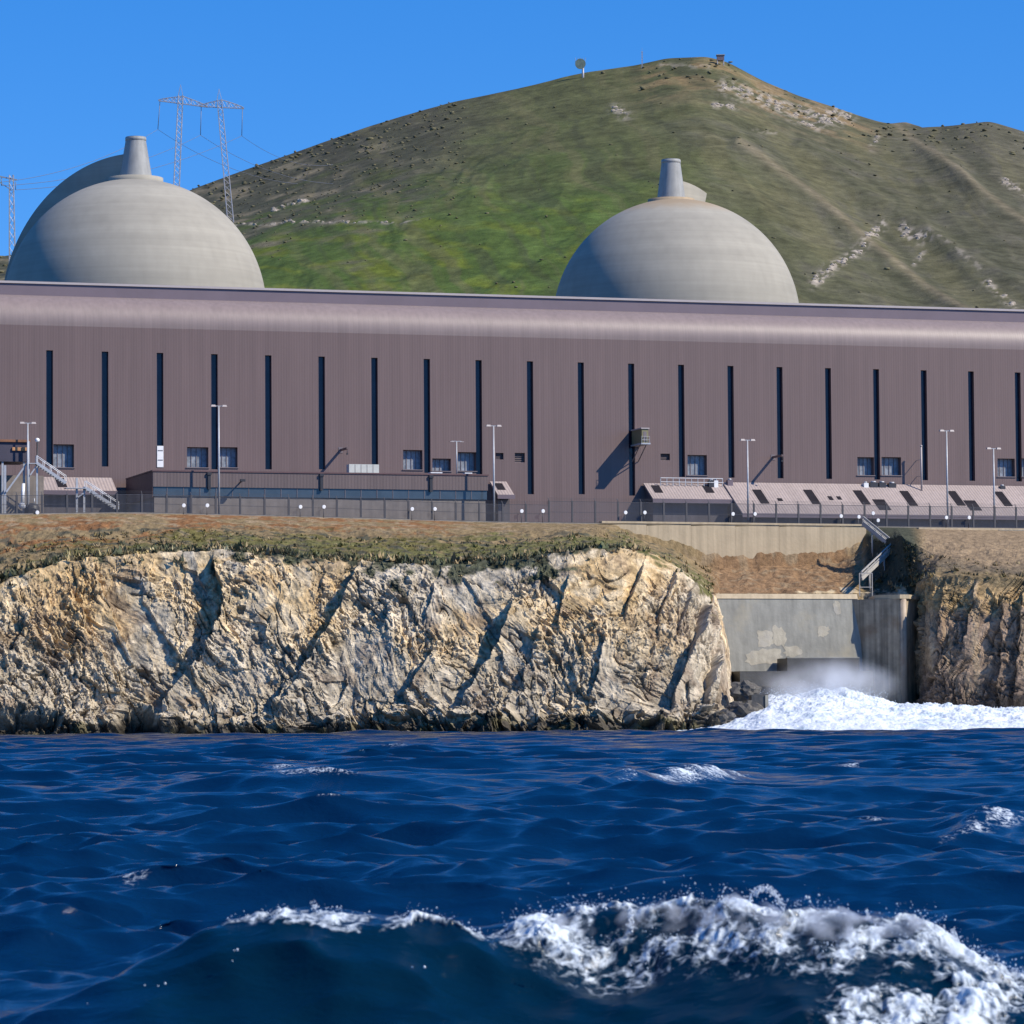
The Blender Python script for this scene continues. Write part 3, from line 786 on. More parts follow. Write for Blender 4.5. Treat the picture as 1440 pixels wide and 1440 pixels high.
    for k in range(16000):
        i = rs.integers(NR - 14, nr - NU - 2); j = rs.integers(100, nc - 100)
        p_x = px[i, j]; t = T[i, j]
        if p_x < -120 or p_x > 1560 or (1000 < p_x < 1215): continue
        if t < 1.02 and rs.random() > 0.22: continue
        if p_x > 900 and p_x < 1000 and rs.random() < 0.75: continue
        if p_x > 1215 and rs.random() < 0.7: continue
        brow = math.exp(-((t - 1.10) / 0.16) ** 2)
        pr = 0.25 + 0.75 * brow
        if p_x > 1290: pr = 0.25
        if 1215 <= p_x <= 1290: pr = 0.8
        if rs.random() > pr: continue
        s = rs.uniform(0.16, 0.42) * (1 + 0.9 * brow) * (1.9 if rs.random() < 0.12 else 1)
        base = np.array((X2[i, j], Y2[i, j], Z2[i, j]))
        cc = c[i, j] * np.array((0.92, 1.0, 0.9)) if t > 1.04 else np.array((0.07, 0.076, 0.045))
        if rs.random() < 0.30: cc = np.array((0.27, 0.205, 0.11))
        cc = cc * rs.uniform(0.65, 1.5)
        for q in range(7):
            an = rs.uniform(0, 2 * math.pi); til = rs.uniform(0.1, 1.0)
            dr = np.array((math.cos(an) * til, math.sin(an) * til, 1.0 - 0.45 * til)); dr /= np.linalg.norm(dr)
            sdv = np.array((-math.sin(an), math.cos(an), 0)) * s * rs.uniform(0.18, 0.4)
            b0 = base + np.array((rs.uniform(-1, 1), rs.uniform(-1, 1), 0)) * s * 0.6
            tip = b0 + dr * s * rs.uniform(0.6, 1.25)
            V += [b0 - sdv, b0 + sdv, tip]; FA.append((n, n + 1, n + 2)); n += 3
            CC += [cc, cc, cc * 1.25]
    o = soup('coastal_scrub', np.array(V), np.array(FA), M['scrub'], False, np.array(CC))
    tag(o, 'low green and rusty scrub covering the brow of the cliff', 'scrub', kind='stuff')

build_bluff()


# ================================================================== TURBINE HALL
def bthing(name, label, cat, u, off, z, group=None):
    """thing standing in the hall's frame; returns Empty and the origin its meshes subtract"""
    return thing(name, label, cat, W(u, off, z), TH, group), (u, -off, z)

U0, U1 = B(-420, 600)[0], B(1840, 600)[0]
ZG = 31.0
ZW = B(720, 474)[1]                      # where the wall starts to curve back
Z_EAVE = B(720, 434, -4.6)[1]
Z_PAR = B(720, 415, -5.4)[1]

def build_hall():
    hall, og = bthing('turbine_hall', 'long brown metal-clad turbine hall with dark vertical slot windows', 'industrial building', 0, 0, ZG)
    holes = []
    slots = [(-163, 493, 655), (-86, 494, 655), (-9, 494, 655), (67, 495, 655), (144, 497, 656), (222, 498, 657), (299, 499, 660), (376, 501, 660), (450, 502, 660), (526, 504, 655), (600, 505, 665),
             (674, 506, 667), (746, 509, 695), (819, 511, 695), (891, 512, 697), (961, 514, 667), (1030, 515, 668), (1098, 517, 668), (1166, 518, 668),
             (1233, 520, 668), (1300, 521, 669), (1365, 523, 669), (1431, 525, 670), (1496, 526, 671), (1560, 527, 671)]
    zt = B(720, 507.5)[1]
    zsh = B(674, 667)[1]
    us = np.array([B(s[0], 580)[0] for s in slots])
    k = np.polyfit(np.arange(len(us)), us, 2); us = np.polyval(k, np.arange(len(us)))
    slot_list = []
    for (px, y0, y1), u in zip(slots, us):
        zb = B(px, y1)[1]
        if abs(zb - zsh) < 1.5 and px > 640 : zb = zsh
        if zb < 36: zb = B(819, 695)[1]
        slot_list.append((u - 0.52, u + 0.52, zb, zt)); holes.append((u - 0.52, u + 0.52, zb, zt, 0.75))
    wins = [(75, 104, 625, 657), (263, 293, 629, 657), (307, 334, 629, 657), (567, 594, 633, 660), (608, 634, 645, 662), (644, 669.5, 636, 662), (967, 994, 640, 668),
            (1206, 1229, 643, 668), (1240, 1267, 643, 668), (1403, 1427, 645, 670), (1437, 1464, 645, 670)]
    wl = []
    for x0, x1, y0, y1 in wins:
        ua, zb = B(x0, y1); ub, za = B(x1, y0)
        wl.append((ua, ub, zb, za)); holes.append((ua, ub, zb, za, 1.15))
    lou = []
    for x0, x1, y0, y1 in ((697, 708, 637, 646), (724, 738, 637, 650), (929, 942, 638, 647)):
        ua, zb = B(x0, y1); ub, za = B(x1, y0)
        lou.append((ua, ub, zb, za)); holes.append((ua, ub, zb, za, 0.6))
    # front wall as a grid of sheets with real openings and reveals
    xs = sorted({U0, U1} | {h[0] for h in holes} | {h[1] for h in holes})
    zs = sorted({ZG - 1, ZW} | {h[2] for h in holes} | {h[3] for h in holes})
    w = MB(og)
    H = np.array([h[:4] for h in holes])
    for i in range(len(xs) - 1):
        xm = (xs[i] + xs[i+1]) / 2
        run = None
        for j in range(len(zs) - 1):
            zm = (zs[j] + zs[j+1]) / 2
            inside = np.any((H[:, 0] < xm) & (H[:, 1] > xm) & (H[:, 2] < zm) & (H[:, 3] > zm))
            if not inside:
                if run is None: run = zs[j]
            if (inside or j == len(zs) - 2) and run is not None:
                top = zs[j] if inside else zs[j+1]
                w.quad((xs[i], 0, run), (xs[i+1], 0, run), (xs[i+1], 0, top), (xs[i], 0, top)); run = None
    for a, b, c, d, dp in holes:
        w.quad((a, 0, c), (a, 0, d), (a, dp, d), (a, dp, c)); w.quad((b, 0, d), (b, 0, c), (b, dp, c), (b, dp, d))
        w.quad((a, 0, d), (b, 0, d), (b, dp, d), (a, dp, d)); w.quad((b, 0, c), (a, 0, c), (a, dp, c), (b, dp, c))
    BK = 44.0
    w.quad((U0, BK, ZG-1), (U0, 0, ZG-1), (U0, 0, ZW), (U0, BK, ZW)); w.quad((U1, 0, ZG-1), (U1, BK, ZG-1), (U1, BK, ZW), (U1, 0, ZW))
    w.quad((U1, BK, ZG-1), (U0, BK, ZG-1), (U0, BK, ZW), (U1, BK, ZW))
    w.build('wall', M['siding'], hall)
    # curved eave
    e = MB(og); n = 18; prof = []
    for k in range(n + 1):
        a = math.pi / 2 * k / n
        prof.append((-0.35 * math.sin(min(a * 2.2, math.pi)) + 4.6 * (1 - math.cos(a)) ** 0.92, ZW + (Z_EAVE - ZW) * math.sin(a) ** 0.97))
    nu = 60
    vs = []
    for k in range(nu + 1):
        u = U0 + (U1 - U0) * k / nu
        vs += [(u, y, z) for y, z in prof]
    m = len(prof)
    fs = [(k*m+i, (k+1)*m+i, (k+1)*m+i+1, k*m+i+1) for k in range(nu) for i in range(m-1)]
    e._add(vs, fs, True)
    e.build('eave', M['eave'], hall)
    r = MB(og)
    r.box(U0, U1, 4.62, BK, ZW + 0.5, Z_EAVE + 0.02)
    r.build('roof', M['fascia'], hall)
    p = MB(og)
    p.box(U0, U1, 5.4, 5.8, Z_EAVE + 0.024, Z_PAR - 0.35)
    pf = p.build('parapet', M['fascia'], hall)
    c = MB(og); c.box(U0, U1, 5.15, 6.0, Z_PAR - 0.348, Z_PAR)
    c.build('coping', M['cap'], pf)
    for i, (a, b, c0, d) in enumerate(slot_list):
        fr = MB(og)
        fr.quad((a, 0.70, c0), (b, 0.70, c0), (b, 0.70, d), (a, 0.70, d))
        g = fr.build('slot_window', M['glass'], hall)
        if i == 5:      # third slot in the picture carries a white board low down
            wb = MB(og); za, zb = B(222, 627)[1], B(222, 657)[1]
            wb.box(a + 0.02, b - 0.02, -0.10, 0.0, zb, za)
            o = wb.build('white_panel', M['white'], hall); o['label'] = 'white panel with grey bands at the foot of a slot'
            h = za - zb
            for f0 in (0.20, 0.645):
                mb = MB(og); mb.box(a + 0.12, b - 0.12, -0.125, -0.102, za - h * (f0 + 0.045), za - h * f0); mb.build('panel_band', M['mark'], o)
    for a, b, c0, d in wl:
        f = MB(og); t = 0.09; y0, y1 = 0.95, 1.10
        f.box(a+.01, b-.01, y0, y1, c0+.01, c0 + t); f.box(a+.01, b-.01, y0, y1, d - t, d-.01)
        n = 4 if b - a > 2.6 else 3
        for k in range(n + 1):
            x = a + 0.06 + (b - a - 0.12) * k / n
            f.box(x - 0.045, x + 0.045, y0 + 0.02, y1 - 0.02, c0 + t, d - t)
        fo = f.build('window', M['frame'], hall)
        g = MB(og); g.quad((a, 1.06, c0), (b, 1.06, c0), (b, 1.06, d), (a, 1.06, d)); g.build('pane', M['pane'], fo)
        s = MB(og); s.box(a - 0.15, b + 0.15, -0.16, -0.004, c0 - 0.14, c0 - 0.01); s.build('sill', M['frame'], fo)
    for a, b, c0, d in lou:
        f = MB(og)
        for k in range(5):
            z = c0 + (d - c0) * (k + 0.15) / 5
            f.bar((a + 0.01, 0.45, z), (b - 0.01, 0.45, z), 0.20, 0.05, up=(0, -0.7, 1))
        fo = f.build('louvre', M['frame'], hall)
        g = MB(og); g.quad((a, 0.58, c0), (b, 0.58, c0), (b, 0.58, d), (a, 0.58, d)); g.build('louvre_back', M['siding'], fo)
    return slot_list

SLOTS = build_hall()

# ------------------------------------------------------------------ hoist cabin high on the wall
def build_cabin():
    ua, zb = B(884, 628); ub, zt = B(902, 604)
    t, og = bthing('wall_cabin', 'small olive machinery cabin jutting from the brown wall and casting a long shadow', 'wall cabin', (ua + ub) / 2, 0, zb)
    b = MB(og); D = 4.9
    b.box(ua + 0.55, ub - 0.55, -D, -0.01, zb + 0.25, zt - 0.3); b.build('body', M['olive'], t)
    r = MB(og); r.box(ua + 0.4, ub - 0.4, -D - 0.15, -0.012, zt - 0.298, zt - 0.1); r.build('roof', M['cap'], t)
    f = MB(og)
    f.box(ua + 0.35, ub - 0.3, -D - 0.3, -0.014, zb + 0.02, zb + 0.24); f.build('platform', M['steel'], t)
    rl = MB(og)
    for y in (-D - 0.2,):
        for k in range(4):
            x = ua + 0.45 + (ub - ua - 0.85) * k / 3
            rl.tube((x, y, zb + 0.24), (x, y, zb + 1.3), 0.03, 5)
        for h in (0.75, 1.3): rl.tube((ua + 0.45, y, zb + h), (ub - 0.4, y, zb + h), 0.03, 5)
    rl.build('railing', M['steel'], t)
    d = MB(og); d.box(ua + 0.8, ua + 1.35, -D - 0.03, -D - 0.002, zb + 0.5, zt - 0.7); d.build('door', M['frame'], t)
    br = MB(og)
    for x in (ua + 0.6, ub - 0.6): br.bar((x, -D * 0.8, zb), (x, -0.05, zb - 2.4), 0.12, 0.12)
    br.build('bracket', M['frame'], t)
build_cabin()

# ------------------------------------------------------------------ davit arms on the wall
def davit(px, py, length, label):
    u, z = B(px, py)
    t, og = bthing('davit_arm', label, 'davit', u, 0, z, 'davit arms jutting from the hall wall')
    a = MB(og); a.bar((u, 0.02, z), (u, -length, z), 0.28, 0.32); a.build('arm', M['siding'], t)
    p = MB(og); p.box(u - 0.35, u + 0.35, -0.06, -0.004, z - 0.45, z + 0.45); p.build('wall_plate', M['frame'], t)
    h = MB(og); h.tube((u, -length + 0.15, z - 0.17), (u, -length + 0.15, z - 0.75), 0.05, 6); h.box(u - 0.12, u + 0.12, -length + 0.03, -length + 0.27, z - 1.0, z - 0.74)
    h.build('hook_block', M['black'], t)
davit(479, 633, 4.2, 'horizontal brown davit arm on the wall above the white rooftop unit')
davit(1087, 643, 4.2, 'horizontal brown davit arm on the wall above the pale lean-to roof')

# ------------------------------------------------------------------ annex in front of the hall, left
def build_annex():
    o1, o2 = 1.0, 21.0
    uL = B(215, 680, o2)[0]; uR = B(686, 680, o2)[0]
    zT = B(450, 666, o2)[1]; zF = B(450, 687, o2)[1]; zB = B(450, 700, o2)[1]
    t, og = bthing('annex', 'low flat-roofed annex with a blue window band before the hall', 'annex building', (uL + uR) / 2, o2, ZG)
    w = MB(og)
    w.box(uL + 0.3, uR - 0.3, -o2 + 0.35, -o1, ZG - 1, zB); w.build('lower_wall', M['lowwall'], t)
    u = MB(og); u.box(uL, uR, -o2, -o1, zF, zT); u.build('upper_wall', M['annex_top'], t)
    e = MB(og); e.box(uL - 0.06, uL - 0.002, -o2 + 0.05, -o1, zB - 0.2, zT - 0.05); e.build('end_wall', M['maroon'], t)
    c = MB(og); c.box(uL - 0.12, uR + 0.12, -o2 - 0.12, -o1, zT + 0.003, zT + 0.22); c.build('roof_edge', M['maroon'], t)
    b = MB(og); b.box(uL + 0.1, uR - 0.1, -o2 + 0.18, -o1 - 0.5, zB + 0.003, zF - 0.003); bo = b.build('window_band', M['band'], t)
    x = uL + 2.2
    while x < uR - 0.4:
        mu = MB(og); mu.box(x - 0.04, x + 0.04, -o2 + 0.12, -o2 + 0.178, zB + 0.01, zF - 0.01); mu.build('mullion', M['frame'], bo); x += 2.5
    for px in (294, 452, 606):
        x = B(px, 680, o2)[0]
        d = MB(og); d.box(x - 0.22, x + 0.22, -o2 - 0.26, -o2 - 0.004, zF - 0.3, zT - 0.45); d.box(x - 0.32, x + 0.32, -o2 - 0.36, -o2 - 0.003, zT - 0.447, zT - 0.03)
        d.build('downpipe', M['black'], t)
    x = B(337, 680, o2)[0]
    d = MB(og); d.bar((x, -o2 - 0.003, zF + 0.7), (x + 0.05, -o2 - 1.7, zF + 0.95), 0.16, 0.16); d.box(x - 0.35, x + 0.4, -o2 - 2.1, -o2 - 1.6, zF + 0.8, zF + 1.15)
    d.build('wall_light', M['black'], t)
    # things on the roof
    ua, zb = B(491, 667, 12); ub, zt2 = B(533, 655.5, 12)
    k, og2 = bthing('rooftop_unit', 'long white box unit standing on the annex roof', 'air handling unit', (ua + ub) / 2, 12, zT + 0.22)
    m = MB(og2); m.box(ua, ub, -12, -10.4, zT + 0.32, zt2 + 0.25); m.build('casing', mk('cream_casing', (0.52, 0.53, 0.47), 0.55, 0.1, 1.0), k)
    m = MB(og2); m.box(ua + 0.2, ub - 0.2, -11.9, -10.5, zT + 0.22, zT + 0.318); m.build('base', M['black'], k)
    for q in range(1, 5):
        x = ua + (ub - ua) * q / 5; m = MB(og2); m.box(x - 0.03, x + 0.03, -12.03, -12.002, zT + 0.36, zt2 + 0.2); m.build('panel_joint', M['frame'], k)
    for px, w_, lab in ((612, 1.6, 'small pale vent box on the annex roof under the tenth visible slot'), (657, 0.9, 'small white hooded vent at the right end of the annex roof')):
        x, _ = B(px, 662, 10)
        k, og2 = bthing('roof_vent', lab, 'roof vent', x, 10, zT + 0.2, 'vents on the annex roof')
        m = MB(og2); m.box(x - w_/2, x + w_/2, -10.6, -9.6, zT + 0.2, zT + 1.0); m.build('body', M['steel'], k)
        m = MB(og2); m.box(x - w_/2 - 0.15, x + w_/2 + 0.15, -10.75, -9.45, zT + 1.003, zT + 1.15); m.build('hood', M['white'], k)
    return zT
ZANNEX = build_annex()

# ------------------------------------------------------------------ lean-to with pale sloping roof (right), small one by the annex, one at far left
def lean_to(name, label, pxl, pxr, ytop, ybot, D, hatches, ytop_px, group=None, extra=None, base_label=None):
    ua = B(pxl, ytop, 0.3)[0]; ub = B(pxr, ytop, 0.3)[0]
    zT = B(ytop_px, ytop, 0.3)[1]
    zb = B(ytop_px, ybot, D)[1]
    t, og = bthing(name, label, 'lean-to', (ua + ub) / 2, 0.3, ZG, group)
    th = 0.35
    sl = (zT - zb) / (D - 0.3)
    r = MB(og)
    r.hexa([(ua, -D, zb - th), (ub, -D, zb - th), (ub, -0.3, zT - th), (ua, -0.3, zT - th)], [(ua, -D, zb), (ub, -D, zb), (ub, -0.3, zT), (ua, -0.3, zT)])
    ro = r.build('roof', M['skirt'], t)
    s = MB(og); s.box(ua - 0.08, ub + 0.08, -D - 0.10, -D - 0.004, zb - th - 0.25, zb + 0.06); s.build('eaves_board', M['fascia'], ro)
    w = MB(og)
    w.box(ua + 0.4, ub - 0.4, -D + 1.3, -0.02, ZG - 1, zb - th - 0.02); w.build('wall', M['darkwall'], t)
    g = MB(og)
    g._add([(ua + 0.3, -D + 0.3, zb - th + 0.02), (ua + 0.3, -0.31, zb - th + 0.02), (ua + 0.3, -0.31, zT - th - 0.03)], [(0, 1, 2)])
    g.build('gable', M['darkwall'], t)
    for hx, y0, y1, w_ in hatches:
        # hatch between two heights on the slope: find distance down the slope seen at y0, y1
        best = []
        for yy in (y0, y1):
            ds = np.linspace(0.3, D, 60)
            zz = [B(hx, yy, dd)[1] - (zT - sl * (dd - 0.3)) for dd in ds]
            best.append(ds[int(np.argmin(np.abs(zz)))])
        da, db = best
        x = B(hx, (y0 + y1) / 2, (da + db) / 2)[0]
        h = MB(og); L_ = 0.06
        za, zb_ = zT - sl * (da - 0.3), zT - sl * (db - 0.3)
        h.hexa([(x - w_/2, -db, zb_ + 0.004), (x + w_/2, -db, zb_ + 0.004), (x + w_/2, -da, za + 0.004), (x - w_/2, -da, za + 0.004)],
               [(x - w_/2, -db, zb_ + L_), (x + w_/2, -db, zb_ + L_), (x + w_/2, -da, za + L_), (x - w_/2, -da, za + L_)])
        ho = h.build('roof_hatch', M['dark'], ro)
    return t, og, ua, ub, zT, zb, sl

lean_to('lean_to', 'small pale lean-to with one dark hatch beside the annex end', 689, 712, 677, 696, 4.6, [(703, 680, 689, 1.3)], 700, 'pale lean-to roofs along the hall')
lean_to('lean_to', 'pale lean-to roof with a single dark hatch behind the steel stairs', 20, 157, 671, 690, 4.6, [(86, 673, 685, 1.4)], 90, 'pale lean-to roofs along the hall')
tA = lean_to('lean_to', 'shallow pale lean-to roof with two dark hatches and a rooftop guardrail', 905, 1016, 680, 702, 4.9, [(924, 683, 693, 1.4), (996, 683, 693, 1.4)], 960, 'pale lean-to roofs along the hall')
tB = lean_to('lean_to', 'longest and deepest pale lean-to roof with a row of dark hatches', 1016.5, 1700, 681, 724, 9.2,
             [(1070, 689, 708, 1.5), (1142, 689, 709, 1.5), (1212, 690, 710, 1.5), (1278, 691, 711, 1.5), (1345, 691, 711, 1.5), (1411, 692, 712, 1.5), (1478, 693, 712, 1.5),
              (1097, 701, 705, 0.8), (1168, 698, 703, 0.7), (1180, 698, 703, 0.7), (1240, 703, 717, 2.1), (1368, 704, 718, 2.1)], 1240, 'pale lean-to roofs along the hall')

def roof_railing():
    t0, og0, ua, ub, zT, zb, sl = tA
    ua2, ub2 = B(929, 675, 1.2)[0], B(1016, 675, 1.2)[0]
    z0 = zT - sl * 0.6
    t, og = bthing('guardrail', 'white steel guardrail standing on the shallow lean-to roof', 'guardrail', (ua2 + ub2) / 2, 1.2, z0)
    r = MB(og)
    n = 10
    for k in range(n + 1):
        x = ua2 + (ub2 - ua2) * k / n; p = MB(og); p.box(x - 0.05, x + 0.05, -1.25, -1.15, z0 - 0.1, z0 + 1.25); p.build('post', M['steel'], t)
    for h in (0.55, 1.2): r.box(ua2, ub2, -1.30, -1.254, z0 + h - 0.04, z0 + h + 0.04)
    r.build('rail', M['white'], t)
    # small plant on the roof
    for px, w_, hh, mat, lab in ((1000, 1.0, 0.9, 'black', 'small dark fan unit on the lean-to roof beside the guardrail end'), (1006, 0.7, 0.9, 'white', 'small white box beside the dark fan unit on the lean-to roof'),
                                 (1026, 0.9, 1.0, 'fascia', 'small brown cowl on the lean-to roof right of the guardrail'),
                                 (1217, 0.8, 0.8, 'white', 'small white box under the paired windows on the long lean-to roof'), (1228, 1.4, 0.9, 'black', 'dark pump unit under the left paired window'),
                                 (1240, 1.2, 0.9, 'black', 'dark pump unit between the paired windows'), (1254, 1.3, 0.8, 'black', 'dark pump unit under the right paired window'),
                                 (1409, 0.9, 0.6, 'black', 'small dark cowl under the rightmost window')):
        x, z = B(px, 680, 0.9)
        k, og2 = bthing('roof_unit', lab, 'roof unit', x, 0.9, zT - 0.4, 'small machines on the lean-to roofs')
        m = MB(og2); m.box(x - w_/2, x + w_/2, -1.3, -0.5, zT - 0.75, zT - 0.4 + hh); m.build('casing', M[mat], k)
        m = MB(og2); m.lathe([(w_ * 0.32, 0), (w_ * 0.36, 0.12), (w_ * 0.30, 0.26)], (x, -0.9, zT - 0.4 + hh + 0.002), 12); m.build('cowl', M['steel'], k)
roof_railing()

# ------------------------------------------------------------------ vent pipe with shadow on the wall, right
def vent_pipe():
    u, z0 = B(1296, 682, 2.0); _, z1 = B(1295, 628, 2.0)
    t, og = bthing('vent_pipe', 'thin pale vent pipe rising from the lean-to roof against the wall', 'pipe', u, 2.0, z0)
    m = MB(og); m.tube((u, -2, z0 - 1.2), (u, -2, z1), 0.16, 10); m.build('pipe', M['cap'], t)
    for z in (z0 + 1.5, z0 + 4.2):
        m = MB(og); m.bar((u, -1.85, z), (u, -0.02, z), 0.08, 0.08); m.build('bracket', M['steel'], t)
    m = MB(og); m.lathe([(0.2, 0), (0.24, 0.1), (0.1, 0.28)], (u, -2, z1 + 0.002), 10); m.build('cap', M['cap'], t)
vent_pipe()

# ------------------------------------------------------------------ lamp posts
def lamp_post(px, ytop, ybase, off, label, two=True):
    u, zt = B(px, ytop, off); zb = B(px, ybase, off)[1]
    zb = max(zb, ZG - 0.6) - 0.6
    t, og = bthing('lamp_post', label, 'lamp post', u, off, zb, 'tall double lamp posts before the hall')
    m = MB(og); m.tube((u, -off, zb), (u, -off, zt - 0.15), 0.19, 8, 0.11); m.build('pole', M['steel'], t)
    m = MB(og); m.bar((u - 0.85, -off, zt - 0.1), (u + 0.85, -off, zt - 0.1), 0.09, 0.09); m.build('arm', M['steel'], t)
    for s in (-1, 1):
        m = MB(og); m.hexa([(u + s*0.85 - 0.38, -off - 0.3, zt - 0.22), (u + s*0.85 + 0.38, -off - 0.3, zt - 0.22), (u + s*0.85 + 0.38, -off + 0.2, zt - 0.22), (u + s*0.85 - 0.38, -off + 0.2, zt - 0.22)],
                           [(u + s*0.85 - 0.28, -off - 0.22, zt + 0.06), (u + s*0.85 + 0.28, -off - 0.22, zt + 0.06), (u + s*0.85 + 0.28, -off + 0.14, zt + 0.06), (u + s*0.85 - 0.28, -off + 0.14, zt + 0.06)])
        m.build('lamp', M['cap'], t)
    m = MB(og); m.box(u - 0.28, u + 0.28, -off - 0.28, -off + 0.28, zb - 0.02, zb + 0.5); m.build('base', M['concrete'], t)
lamp_post(307.5, 570, 722, 24.0, 'tallest lamp post, in front of the annex and a slot window')
lamp_post(694, 598, 735, 24.0, 'lamp post standing before the small lean-to at the annex end')
lamp_post(1331, 605, 741, 24.0, 'lamp post before the long lean-to, under the blank wall right of the vent pipe')
lamp_post(1051, 618, 738, 24.0, 'lamp post at the left end of the long lean-to roof')
lamp_post(1397, 630, 742, 24.0, 'shorter lamp post beside the rightmost window pair')
lamp_post(39, 594, 722, 24.0, 'lamp post rising behind the steel stairs at the left edge')
def roof_lamp():
    u, zt = B(642, 620, 10)
    t, og = bthing('mast_light', 'short double floodlight mast standing on the annex roof', 'lamp post', u, 10, ZANNEX + 0.2)
    m = MB(og); m.tube((u, -10, ZANNEX + 0.2), (u, -10, zt - 0.1), 0.12, 8, 0.09); m.build('pole', M['steel'], t)
    m = MB(og); m.bar((u - 0.8, -10, zt - 0.05), (u + 0.8, -10, zt - 0.05), 0.08, 0.08); m.build('arm', M['steel'], t)
    for s in (-1, 1):
        m = MB(og); m.box(u + s*0.8 - 0.3, u + s*0.8 + 0.3, -10.3, -9.8, zt - 0.2, zt + 0.03 - 0.124); m.build('lamp', M['cap'], t)
roof_lamp()

# ------------------------------------------------------------------ security fence along the bluff edge
def fence_base(u):
    """ground height under the fence at u"""
    us = [B(p, float(fence_y(p)), FENCE_OFF)[0] for p in (-300, 0, 150, 200, 420, 700, 850, 1440, 1760)]
    zs = [B(p, float(fence_y(p)), FENCE_OFF)[1] for p in (-300, 0, 150, 200, 420, 700, 850, 1440, 1760)]
    return float(np.interp(u, us, zs))

def build_fence():
    ul, ur = B(-120, 722, FENCE_OFF)[0], B(1560, 744, FENCE_OFF)[0]
    t, og = bthing('security_fence', 'dark steel security fence along the top of the bluff', 'fence', 0, FENCE_OFF, 30)
    y = -FENCE_OFF; step = 3.72
    n = int((ur - ul) / step)
    mesh = MB(og); rails = MB(og)
    for k in range(n + 1):
        x = ul + k * step; zb = fence_base(x)
        h = 2.9 if x < B(740, 735, FENCE_OFF)[0] else 3.5
        p = MB(og); p.box(x - 0.14, x + 0.14, y - 0.11, y + 0.11, zb - 0.8, zb + h); p.bar((x, y, zb + h), (x, y + 0.45, zb + h + 0.45), 0.08, 0.08)
        p.build('post', M['fence'], t)
        if k < n:
            x2 = x + step; zb2 = fence_base(x2)
            for f in (0.06, 0.5, 0.97): rails.bar((x + 0.112, y, zb + h*f), (x2 - 0.112, y, zb2 + h*f), 0.06, 0.06)
            for q in range(1, 22):
                xx = x + step * q / 22; zz = zb + (zb2 - zb) * q / 22
                mesh.box(xx - 0.022, xx + 0.022, y - 0.072, y - 0.034, zz + 0.05, zz + h - 0.03)
            for q in range(3):
                rails.bar((x, y + 0.15*(q+1), zb + h + 0.15*(q+1)), (x2, y + 0.15*(q+1), zb2 + h + 0.15*(q+1)), 0.02, 0.02)
    mesh.build('mesh_panel', M['wire'], t); rails.build('rail', M['fence'], t)
    # concrete strip the fence stands on
    s = MB(og); xs = np.linspace(ul, ur, 60)
    for a, b in zip(xs[:-1], xs[1:]):
        za, zb = fence_base(a), fence_base(b)
        s.hexa([(a, y - 0.5, za - 0.9), (b, y - 0.5, zb - 0.9), (b, y + 0.6, zb - 0.9), (a, y + 0.6, za - 0.9)], [(a, y - 0.5, za + 0.12), (b, y - 0.5, zb + 0.12), (b, y + 0.6, zb + 0.12), (a, y + 0.6, za + 0.12)])
    s.build('kerb', mk('fence_kerb', (0.24, 0.215, 0.18), 0.9, 0.3, 0.4, streak=0.1), t)
build_fence()

LIGHTS = [(52, 721), (258, 711), (291, 711), (422, 713), (455, 713), (579, 716), (611, 716), (733, 719), (763, 719), (879, 721), (906, 721), (1030, 723), (1061, 723),
          (1182, 726), (1207, 727), (1227, 722), (1234, 732), (1330, 728), (1362, 728)]
WHERE = ['at the foot of the steel stairs', 'left of the tallest lamp post, first of the pair', 'left of the tallest lamp post, next to it', 'left of the annex middle downpipe',
         'just below the annex middle downpipe', 'left of the annex right downpipe', 'just below the annex right downpipe', 'below the first long slot window, left one of its pair',
         'right of the first long slot window, before bare wall', 'below the wall cabin, left of its slot foot', 'at the left end of the shallow lean-to', 'left of the lamp post at the long lean-to end',
         'right of the lamp post at the long lean-to end', 'left of the zigzag stair head, farther one', 'left of the zigzag stair head, nearer one', 'directly over the zigzag stair head, upper one',
         'beside the top flight of the zigzag stair, lower one', 'touching the foot of the lamp post right of the stair', 'between the two right-hand lamp posts']
proto = None
for i, (px, py) in enumerate(LIGHTS):
    u, z = B(px, py, FENCE_OFF + 0.5); zb = min(fence_base(u) + 0.1, z - 0.5)
    lab = 'white floodlight on the fence ' + WHERE[i]
    if proto is None:
        t, og = bthing('floodlight', lab, 'floodlight', u, FENCE_OFF + 0.5, z, 'round white floodlights along the fence')
        x, y = u, -FENCE_OFF - 0.5
        m = MB(og); m.tube((x, y - 0.12, z), (x, y - 0.26, z + 0.02), 0.16, 14, 0.29); m.tube((x, y - 0.262, z + 0.02), (x, y - 0.30, z + 0.02), 0.29, 14, 0.24); m.build('lamp', M['white'], t)
        m = MB(og); m.tube((x, y - 0.11, z), (x, y + 0.1, z), 0.12, 10); m.build('housing', M['steel'], t)
        m = MB(og); m.tube((x, y, z - 1.7), (x, y, z - 0.17), 0.05, 6); m.build('pole', M['fence'], t)
        proto = t
    else:
        t = proto.copy(); COL.objects.link(t); t.location = W(u, FENCE_OFF + 0.5, z); t['label'] = lab
        for ch in list(proto.children):
            c = ch.copy(); COL.objects.link(c); c.parent = t

